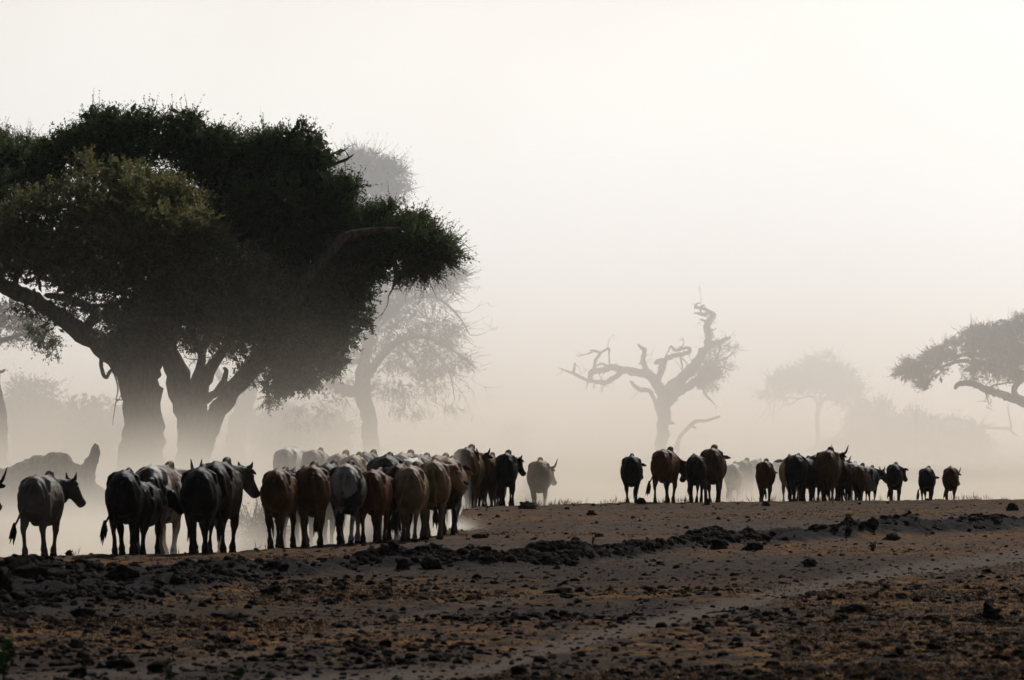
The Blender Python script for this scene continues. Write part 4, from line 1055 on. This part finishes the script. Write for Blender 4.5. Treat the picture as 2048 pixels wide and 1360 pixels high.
# ------------------------------------------------------------------ dust and haze
def prism(name, outline, z0, z1, m):
    n = len(outline)
    V = [(x, y, z0) for x, y in outline] + [(x, y, z1) for x, y in outline]
    me = bpy.data.meshes.new(name)
    me.from_pydata(V, [], [tuple(range(n))[::-1], tuple(range(n, 2 * n))] + [(i, (i + 1) % n, (i + 1) % n + n, i + n) for i in range(n)])
    return link(name, me, m)
def vol_mat(name, color, g, terms, plumes=(), noise_sc=None, nlo=.5, nhi=1.5, ys=None, stretch=(1, .5, 1.6), warm=None):
    """density = noise * (sum a*exp(-z/h)) + plumes a*exp(-|(p-c)/r|^2)"""
    s = NT(name)
    v = s.n('VolumePrincipled')
    v.inputs['Color'].default_value = (*color, 1); v.inputs['Anisotropy'].default_value = g
    pos = s.n('NewGeometry').outputs['Position']
    sep = s.n('SeparateXYZ'); s.set(sep.inputs[0], pos)
    z = s.math('MAXIMUM', sep.outputs[2], -.4)
    tot = None
    for a, h in terms:
        e = s.math('MULTIPLY', s.math('EXPONENT', s.math('MULTIPLY', z, -1 / h)), a)
        tot = e if tot is None else s.math('ADD', tot, e)
    if ys: tot = s.math('MULTIPLY', tot, s.ramp(sep.outputs[1], *ys))
    nz = None
    if noise_sc:
        nz = s.ramp(s.noise(s.scaled(pos, stretch), noise_sc, 2, .5), .3, .7, nlo, nhi)
        tot = s.math('MULTIPLY', tot, nz)
    for a, c, r in plumes:
        su = s.n('VectorMath', operation='SUBTRACT'); s.set(su.inputs[0], pos); su.inputs[1].default_value = c
        dv = s.scaled(su.outputs[0], (1 / r[0], 1 / r[1], 1 / r[2]))
        ln = s.n('VectorMath', operation='LENGTH'); s.set(ln.inputs[0], dv)
        l2 = s.math('POWER', ln.outputs['Value'], 2)
        e = s.math('MULTIPLY', s.math('EXPONENT', s.math('MULTIPLY', l2, -1)), a)
        if nz is not None: e = s.math('MULTIPLY', e, nz)
        tot = s.math('ADD', tot, e)
    s.set(v.inputs['Density'], tot)
    if warm is not None: s.set(v.inputs['Color'], s.mix(s.ramp(sep.outputs[2], 0.5, 10.0), warm, color))
    s.t.links.new(v.outputs[0], s.out.inputs['Volume'])
    return s.m
DUST = (.675, .61, .52)
front = []
for px in (-500, -200, 0, 250, 400, 500, 560, 630, 700, 800, 880, 905, 915, 925, 960, 1100, 1300, 1500, 1700, 1900, 2048, 2500):
    y = float(CREST(px)) + (.7 if px < 1000 or px > 2100 else 2.6)
    front.append(((px - 1024) / F * y, y))
back = [((2600 - 1024) / F * 160, 179.5), ((-600 - 1024) / F * 160, 179.5)]
def pl(a, px, d, z, rx, ry, rz): return (a, ((px - 1024) / F * d, d, z), (rx, ry, rz))
low_m = vol_mat('trail_dust', DUST, .55, [(.20, .30), (.040, .92)],
                [pl(.03, 1080, 156, -.2, 1.6, 3, .4), pl(.075, 1475, 162, .1, 2.2, 4, .75), pl(.02, 1620, 169, .2, 3, 4, .8), pl(.012, 590, 130, .6, 3, 14, 1.0), pl(.35, 915, 125.5, -.1, .45, 7, .28), pl(.03, 90, 112, .0, 4, 8, .6), pl(.060, 340, 154, .2, 5.5, 9, 1.6), pl(.02, 60, 160, .3, 4, 9, 1.6), pl(.030, 1180, 166, .5, 5, 6, 1.6), pl(.012, 700, 160, 1.0, 5, 8, 2.2)],
                .26, .35, 1.75)
tag(prism('dust_cloud', front + back, -.6, 9, low_m), 'low warm dust kicked up along the trail behind the cattle', None, None, 'stuff')
bank_m = vol_mat('drifting_dust', (.865, .855, .84), .55, [(.014, 2.2), (.0225, 17)], (), .06, .55, 1.5, (180, 196, .3, 1.0), (1, .4, 1.3), (.87, .80, .715))
tag(prism('dust_bank', [(-70, 180), (70, 180), (160, 560), (-160, 560)], -.8, 55, bank_m), 'tall pale bank of drifting dust behind the trees', None, None, 'stuff')
s = NT('thin_air'); v = s.n('VolumePrincipled'); v.inputs['Color'].default_value = (.95, .92, .88, 1); v.inputs['Density'].default_value = .00003; v.inputs['Anisotropy'].default_value = .5
s.t.links.new(v.outputs[0], s.out.inputs['Volume'])
pf = W(918, HY, 120.5)
puff_m = vol_mat('puff_dust', (.86, .80, .70), .5, [(0.0, 1.0)], [(.45, (pf.x - .1, 120.5, .02), (.34, 1.3, .16))])
tag(prism('dust_puff', [(pf.x - 1.3, 116.5), (pf.x + 1.3, 116.5), (pf.x + 1.3, 124.5), (pf.x - 1.3, 124.5)], -.2, .9, puff_m), 'small puff of dust at the hooves of the last cow of the middle group', None, None, 'stuff')
tag(prism('haze', [(-400, -60), (400, -60), (400, 900), (-400, 900)], -1.5, 62, s.m), None, None, None, 'stuff')
